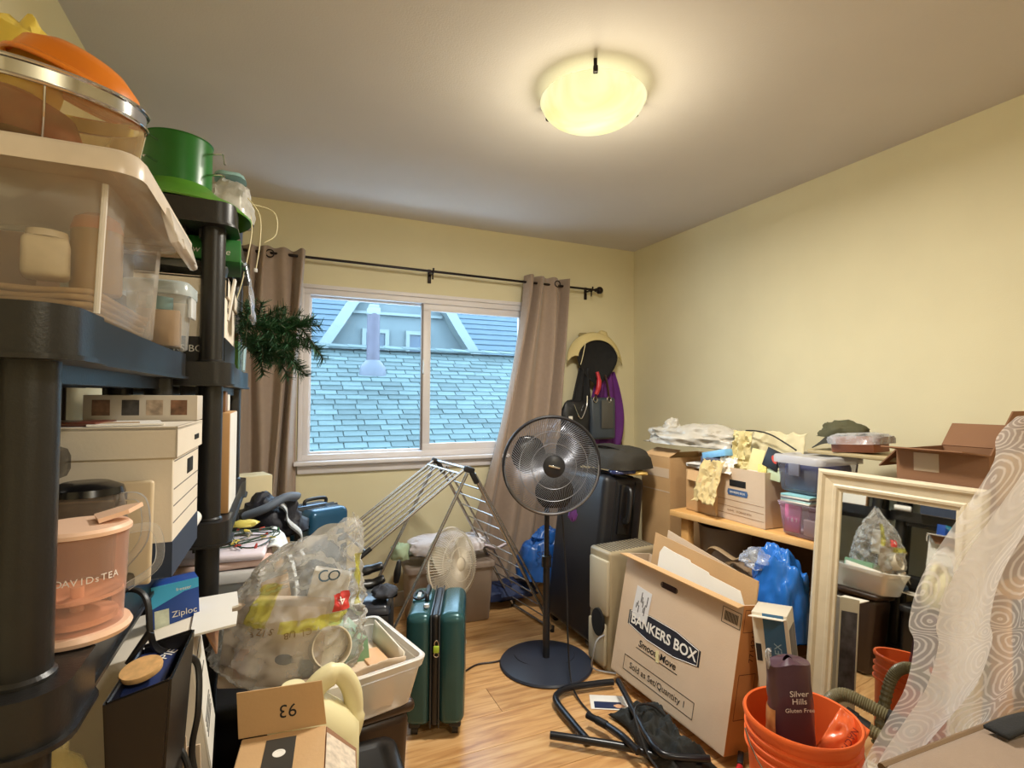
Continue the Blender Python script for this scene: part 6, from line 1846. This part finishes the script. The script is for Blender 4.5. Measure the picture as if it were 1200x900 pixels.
# ================================================================== floor frame, cloth and leaflet
fr = thing('tube_frame', 'dismantled black metal tube frame lying on the floor by the big carton', 'frame', (1.2, 1.75, 0.0))
o0 = Vector((1.2, 1.75, 0.0))
M_tube = mat('black_tube', (30, 31, 36), 0.28, metal=0.2)
for pts, rr in (([(1.395, 2.0, 0.03), (1.322, 2.017, 0.03), (1.192, 2.036, 0.03), (1.128, 2.02, 0.03), (1.087, 1.968, 0.03), (1.08, 1.817, 0.025), (1.082, 1.707, 0.02)], 0.014),
                ([(0.956, 1.777, 0.035), (1.069, 1.687, 0.038), (1.18, 1.603, 0.036), (1.231, 1.547, 0.034), (1.291, 1.483, 0.03), (1.36, 1.42, 0.03)], 0.014),
                ([(1.137, 1.807, 0.05), (1.171, 1.722, 0.05), (1.177, 1.625, 0.062), (1.183, 1.543, 0.055)], 0.013),
                ([(1.372, 1.93, 0.075), (1.309, 1.751, 0.075), (1.259, 1.596, 0.07), (1.243, 1.519, 0.068), (1.262, 1.471, 0.065), (1.385, 1.411, 0.06)], 0.012)):
    B().tube(catmull([Vector(p) - o0 for p in pts], 6), rr, 12).make('tube', M_tube, fr)
B().cyl(Vector((1.155, 1.765, 0.05)) - o0, Vector((1.171, 1.722, 0.05)) - o0, 0.0155, seg=12).make('sleeve', M_black, fr)
b = B()
def cl(u, v):
    p = Vector((1.25 + 0.16 * u + 0.02 * math.sin(7 * v), 1.83 - 0.42 * v - 0.06 * u * (1 - v), 0))
    q = Vector((u * 2.2, v * 5.0, 4.0))
    h = 0.042 * (1 - 2 * abs(noise.noise(q))) + 0.036 + 0.02 * (1 - 2 * abs(noise.noise(q * 2.3)))
    e = min(u, 1 - u, v, 1 - v) * 6
    return (p.x - 1.33, p.y - 1.62, max(0.003, h * min(1, 0.15 + e)))
b.grid(cl, 30, 44)
tag(b.make('black_garment', mat('black_fleece', (30, 31, 28), 0.8, var=0.3, scale=20, bump=0.2, bscale=150), None, 70, loc=(1.33, 1.62, 0.0), solid=0.003), 'crumpled black garment on the floor under the tube frame', 'garment')
lf = thing('leaflet', 'white printed leaflet with dark blue photo on the floor', 'leaflet', (1.318, 1.912, 0.0015), (0, 0, -28))
B().box((0, 0, 0.001), (0.17, 0.105, 0.002), bev=0.0008).make('card', M_paper, lf)
B().box((-0.012, -0.022, 0.0024), (0.115, 0.048, 0.0006)).make('photo', mat('leaflet_blue', (36, 48, 82), 0.4), lf)
B().blob((0.035, -0.026, 0.0026), (0.022, 0.014, 0.0006), 16, 8, 0.2, 2, 2).make('photo_hand', mat('leaflet_skin', (224, 170, 130), 0.5), lf)
b = B()
tag(B().tube(catmull([(1.235, 1.30, 0.006), (1.215, 1.50, 0.035), (1.225, 1.60, 0.10), (1.27, 1.67, 0.125), (1.35, 1.67, 0.11), (1.40, 1.62, 0.06)], 8), 0.0045, 7).make('loop_cord', M_black, None), 'black cord looping over the tube frame and garment', 'cord')
tl = thing('red_pliers', 'red handled tool on the floor between carton and bucket', 'tool', (1.435, 1.33, 0.001), (0, 0, 40))
B().tube(catmull([(-0.06, 0, 0.012), (0.0, 0.01, 0.02), (0.07, 0.0, 0.03)], 5), [0.012] * 6 + [0.010] * 5, 10).make('grip', mat('red_rubber', (196, 40, 44), 0.4), tl)
B().box((0.10, 0, 0.035), (0.07, 0.02, 0.018), bev=0.005).make('jaw', M_black, tl)

# ================================================================== orange bucket with bread bag and packet
bu = thing('orange_bucket', 'orange plastic bucket with wire handle in front of the mirror', 'bucket', (1.434, 1.096, 0.001), (0, 0, 0))
M_or = mat('orange_bucket_plastic', (232, 104, 48), 0.38, var=0.03)
prof = [(0.0, 0.004), (0.128, 0.004), (0.131, 0.0), (0.133, 0.004), (0.146, 0.265)]
for z in (0.27, 0.295, 0.32):
    prof += [(0.146 + (z - 0.27) * 0.1, z), (0.156, z + 0.002), (0.156, z + 0.007), (0.148, z + 0.010)]
prof += [(0.150, 0.352), (0.158, 0.356), (0.160, 0.366), (0.156, 0.372), (0.150, 0.370), (0.148, 0.34), (0.128, 0.012), (0.0, 0.012)]
B().lathe(prof, 64).make('pail', M_or, bu, 50)
b = B()
hp = [(-0.158 * math.cos(R(20)) , 0.158 * math.sin(R(20)), 0.325)]
aa = [R(160) + R(0)]
path = []
for k in range(17):
    t = math.pi * k / 16
    path.append(Vector((-0.160 * math.cos(R(30)) * math.cos(t) , 0.160 * math.sin(R(30)) * math.cos(t), 0.320)) + Vector((-0.090 * math.sin(t), -0.150 * math.sin(t), -0.125 * math.sin(t))))
b.tube(path, 0.0024, 7)
b.make('wire_handle', M_chrome, bu)
b = B()
b.grid(lambda u, v: ((0.1385 + 0.0125 * v) * math.cos(R(205 + 42 * u)), (0.1385 + 0.0125 * v) * math.sin(R(205 + 42 * u)), 0.10 + 0.125 * v), 10, 6)
lb_ = b.make('price_label', mat('pink_label', (222, 170, 176), 0.6), bu)
b = B()
for k in range(8):
    a = R(207 + 5 * k)
    b.tube([(0.1405 * math.cos(a), 0.1405 * math.sin(a), 0.11), (0.1505 * math.cos(a), 0.1505 * math.sin(a), 0.215)], 0.0016, 4)
b.make('printed_bar', mat('label_stripe', (150, 84, 96), 0.6), lb_)
br = thing('bread_bag', 'dark purple bread bag standing in the orange bucket', 'bread bag', (1.405, 1.105, 0.252), (4, -4, -25))
def bread(u, v):
    a = 2 * math.pi * u
    rx = 0.068 * (1 - 0.12 * v) * (0.25 if v > 0.985 else 1)
    ry = 0.038 * (1 - 0.25 * v) * (0.25 if v > 0.985 else 1)
    k = 1 + 0.07 * noise.noise(Vector((math.cos(a) * 2, math.sin(a) * 2, v * 6)))
    return (rx * k * math.copysign(abs(math.cos(a)) ** 0.7, math.cos(a)), ry * k * math.copysign(abs(math.sin(a)) ** 0.7, math.sin(a)), 0.305 * v - 0.012 * abs(math.cos(a)) * v)
b = B().grid(bread, 48, 30, wrap=True)
b.make('film', mat('bread_purple', (78, 54, 66), 0.3, var=0.12, scale=9), br, 60)
def sideg(u, v):
    a = R(150 + 70 * u)
    p = bread(a / (2 * math.pi), 0.02 + 0.52 * v)
    return (p[0] * 1.02, p[1] * 1.02, p[2])
B().grid(sideg, 10, 12).make('clear_window', mat('bread_crust', (196, 142, 88), 0.35, var=0.3, scale=24), br, 60)
fmb = face_M((0.016, -0.0375, 0.19), (1, -0.05, 0), (0, 0.03, 1))
for dz, st, s_ in ((0.022, 'Silver', 0.024), (0.0, 'Hills', 0.024), (-0.026, 'Gluten Free', 0.017)):
    text('lettering', st, s_, M_paper, br, fmb @ Matrix.Translation((-0.006, dz, 0.0)))
B().tube(catmull([(-0.055, 0, 0.27), (-0.065, -0.01, 0.32), (-0.06, -0.015, 0.335)], 5), 0.006, 8).make('twist_end', M_film, br)
op = thing('orange_packet', 'orange foil packet leaning inside the orange bucket', 'packet', (1.475, 1.035, 0.265), (-28, 36, -38))
B().grid(lambda u, v: ((u - 0.5) * 0.085, 0.014 * math.sin(math.pi * u) * math.sin(math.pi * v) * -1.0 + 0.008 * noise.noise(Vector((u * 5, v * 5, 3))), 0.14 * v), 16, 20).make('pouch', mat('orange_foil', (238, 112, 62), 0.25, var=0.12, scale=14), op, 60, solid=0.006)
text('lettering', 'NACHO', 0.024, mat('dark_orange_ink', (120, 40, 30), 0.5), op, face_M((0.008, -0.0215, 0.07), (0, 0, -1), (1, 0, 0)))

# ================================================================== framed mirror
mr_ = thing('framed_mirror', 'large mirror in a wide cream moulded frame leaning on the desk', 'mirror', (1.855, 1.128, 0.002), (-5.9, 1.0, -80.3))
MW, MH, FW = 0.495, 1.041, 0.078
M_fr = mat('cream_frame', (214, 200, 172), 0.4, var=0.06, scale=20, stretch=(1, 1, 1))
prof = [(0.0, 0.0), (0.0, -0.030), (0.010, -0.038), (0.018, -0.036), (0.026, -0.026), (0.050, -0.020), (0.056, -0.024), (0.064, -0.022), (0.070, -0.014), (0.078, -0.012), (FW, -0.006), (FW, 0.0)]
corners = [(-MW / 2, 0, 0), (MW / 2, 0, 0), (MW / 2, 0, MH), (-MW / 2, 0, MH)]
ins = [(1, 1), (-1, 1), (-1, -1), (1, -1)]
for i in range(4):
    j = (i + 1) % 4
    b = B()
    A = [Vector((corners[i][0] + ins[i][0] * p[0], p[1], corners[i][2] + ins[i][1] * p[0])) for p in prof]
    C = [Vector((corners[j][0] + ins[j][0] * p[0], p[1], corners[j][2] + ins[j][1] * p[0])) for p in prof]
    va = [b.bm.verts.new(v) for v in A]
    vc = [b.bm.verts.new(v) for v in C]
    for k in range(len(prof)):
        k2 = (k + 1) % len(prof)
        b.bm.faces.new([va[k], vc[k], vc[k2], va[k2]])
    b.make('frame_side', M_fr, mr_, 30)
mm = mat('mirror_silver', (232, 234, 232), 0.02, metal=1.0)
B().box((0, -0.004, MH / 2), (MW - 2 * FW + 0.006, 0.004, MH - 2 * FW + 0.006)).make('mirror_glass', mm, mr_, 0)
B().box((0, 0.003, MH / 2), (MW - 0.03, 0.006, MH - 0.03)).make('backing', M_brownbox, mr_, 0)
# vacuum hoses in front of the mirror
def hose(label, pts, r, cuff):
    root = thing('vacuum_hose', label, 'hose', pts[0], group='vacuum hoses')
    o0 = Vector(pts[0])
    path = catmull([Vector(p) - o0 for p in pts], 24)
    rr = [r * (1.08 if k % 2 else 0.92) for k in range(len(path))]
    B().tube(path, rr, 14).make('ribbed_tube', mat('hose_olive', (112, 104, 76), 0.4, var=0.1), root, 20)
    d = (path[0] - path[1]).normalized()
    B().tube([path[0] - d * 0.02, path[0] + d * 0.012, path[0] + d * 0.014, path[0] + d * cuff], [r * 1.15, r * 1.15, r * 1.35, r * 1.3], 18).make('cuff', M_black, root)
    return root
hose('ribbed vacuum hose with long black cuff against the mirror', [(1.690, 0.985, 0.355), (1.665, 1.05, 0.372), (1.64, 1.115, 0.375), (1.632, 1.16, 0.30), (1.65, 1.18, 0.08)], 0.019, 0.055)
hose('ribbed vacuum hose with short black cuff beside the bucket', [(1.628, 1.045, 0.325), (1.655, 0.97, 0.30), (1.69, 0.89, 0.255), (1.68, 0.86, 0.15), (1.62, 0.90, 0.03)], 0.018, 0.045)
tag(B().blob((0, 0, 0.05), (0.09, 0.12, 0.07), 24, 14, 0.15, 2, 97, 0.8, flat=0.0).make('dark_bundle', mat('dark_vinyl', (34, 30, 34), 0.4), None, 60, loc=(1.62, 0.92, 0.0)), 'dark vinyl bundle on the floor right of the bucket', 'bundle')

# ================================================================== lace curtain and taupe case in the right foreground
def lace_mat(name='white_lace', lo=0.36, hi=0.72):
    m = bpy.data.materials.new(name)
    m.use_nodes = True
    nt = m.node_tree
    p = nt.nodes['Principled BSDF']
    p.inputs['Base Color'].default_value = (*lin((236, 230, 226)), 1)
    p.inputs['Roughness'].default_value = 0.8
    uv = nt.nodes.new('ShaderNodeUVMap')
    uv.uv_map = 'UVMap'
    v = nt.nodes.new('ShaderNodeTexVoronoi')
    v.voronoi_dimensions = '2D'
    v.inputs['Scale'].default_value = 9.0
    v.inputs['Randomness'].default_value = 0.55
    nz = nt.nodes.new('ShaderNodeTexNoise')
    nz.inputs['Scale'].default_value = 26
    mixv = nt.nodes.new('ShaderNodeMix')
    mixv.data_type = 'VECTOR'
    mixv.inputs['Factor'].default_value = 0.012
    nt.links.new(uv.outputs[0], nz.inputs['Vector'])
    nt.links.new(uv.outputs[0], mixv.inputs[4])
    nt.links.new(nz.outputs['Color'], mixv.inputs[5])
    nt.links.new(mixv.outputs[1], v.inputs['Vector'])
    mu = nt.nodes.new('ShaderNodeMath')
    mu.operation = 'MULTIPLY'
    mu.inputs[1].default_value = 46.0
    nt.links.new(v.outputs['Distance'], mu.inputs[0])
    si = nt.nodes.new('ShaderNodeMath')
    si.operation = 'SINE'
    nt.links.new(mu.outputs[0], si.inputs[0])
    gt_ = nt.nodes.new('ShaderNodeMapRange')
    gt_.inputs['From Min'].default_value = 0.05
    gt_.inputs['From Max'].default_value = 0.95
    gt_.inputs['To Min'].default_value = lo
    gt_.inputs['To Max'].default_value = hi
    nt.links.new(si.outputs[0], gt_.inputs['Value'])
    t = nt.nodes.new('ShaderNodeBsdfTransparent')
    mx = nt.nodes.new('ShaderNodeMixShader')
    nt.links.new(gt_.outputs[0], mx.inputs['Fac'])
    nt.links.new(t.outputs[0], mx.inputs[1])
    tr = nt.nodes.new('ShaderNodeBsdfTranslucent')
    tr.inputs['Color'].default_value = (*lin((240, 236, 234)), 1)
    m2 = nt.nodes.new('ShaderNodeMixShader')
    m2.inputs['Fac'].default_value = 0.5
    nt.links.new(p.outputs[0], m2.inputs[1])
    nt.links.new(tr.outputs[0], m2.inputs[2])
    nt.links.new(m2.outputs[0], mx.inputs[2])
    nt.links.new(mx.outputs[0], nt.nodes['Material Output'].inputs['Surface'])
    return m


M_lace = lace_mat()
M_lace2 = lace_mat('white_lace_gathered', 0.72, 0.93)


def uv_grid(o, nu, nv, su, sv):
    me = o.data
    ul = me.uv_layers.new(name='UVMap')
    for lp in me.loops:
        k = lp.vertex_index
        ul.data[lp.index].uv = ((k % (nu + 1)) / nu * su, (k // (nu + 1)) / nv * sv)


lc = thing('lace_curtain', 'sheer white lace curtain with rose pattern draped at the right edge', 'lace curtain', (1.42, 0.60, 0.9))
LO = Vector((1.42, 0.60, 0.9))
edge = catmull([(1.455, 0.595, 1.275), (1.40, 0.605, 1.23), (1.385, 0.61, 1.16), (1.26, 0.665, 0.955), (1.215, 0.675, 0.845), (1.222, 0.67, 0.80), (1.208, 0.68, 0.71), (1.175, 0.70, 0.635), (1.135, 0.72, 0.555), (1.07, 0.74, 0.42), (1.03, 0.75, 0.25), (1.02, 0.75, 0.08)], 6)


def lace_main(u, v):
    k = v * (len(edge) - 1)
    i = min(int(k), len(edge) - 2)
    p = edge[i].lerp(edge[i + 1], k - i)
    wd = 0.50
    fold = 0.022 * math.sin(2 * math.pi * (3.2 * u + 0.7 * v)) * (0.3 + u)
    q = p + Vector((0.84, -0.32, 0.05)) * (u * wd) + Vector((0.25, 0.6, 0)) * fold
    return tuple(q - LO)


o = B().grid(lace_main, 60, 66).make('sheer_panel', M_lace, lc, 80)
uv_grid(o, 60, 66, 0.55, 1.25)


def lace_fold(u, v):
    k = (0.02 + 0.96 * v) * (len(edge) - 1)
    i = min(int(k), len(edge) - 2)
    p = edge[i].lerp(edge[i + 1], k - i)
    wd = 0.05 + 0.06 * math.sin(math.pi * min(1, v * 1.2))
    sh = 0.10 * (1 - v) ** 0.8
    q = p + Vector((0.84, -0.32, 0.05)) * (sh + (u - 0.1) * wd * 1.2) + Vector((-0.35, -0.62, 0)) * (0.012 + 0.035 * math.sin(math.pi * u))
    return tuple(q - LO)


o = B().grid(lace_fold, 24, 66).make('fold', M_lace2, lc, 80)
uv_grid(o, 24, 66, 0.16, 1.25)
tp_ = thing('taupe_case', 'taupe canvas case with black strap in the right foreground', 'case', (1.175, 0.365, 0.001), (0, 0, -2))
B().box((0, 0, 0.372), (0.66, 0.32, 0.744), bev=0.035, seg=4).make('canvas_body', mat('taupe_canvas', (142, 122, 104), 0.85, var=0.06, bump=0.2, bscale=300), tp_, 60)
B().tube([(-0.30, 0.158, 0.726), (0.30, 0.158, 0.726)], 0.007, 8).make('piping', mat('brown_piping', (112, 88, 62), 0.7), tp_)
b = B()
b.grid(lambda u, v: (-0.075 + 0.40 * u, 0.135 - 0.035 * v - 0.06 * u, 0.746 + 0.02 * math.sin(math.pi * min(1.0, u * 1.6 + 0.06)) ** 0.6 * (1 - 0.45 * u)), 24, 4)
b.make('strap', mat('black_webbing', (22, 22, 23), 0.8, bump=0.2, bscale=300), tp_, 60, solid=0.006)
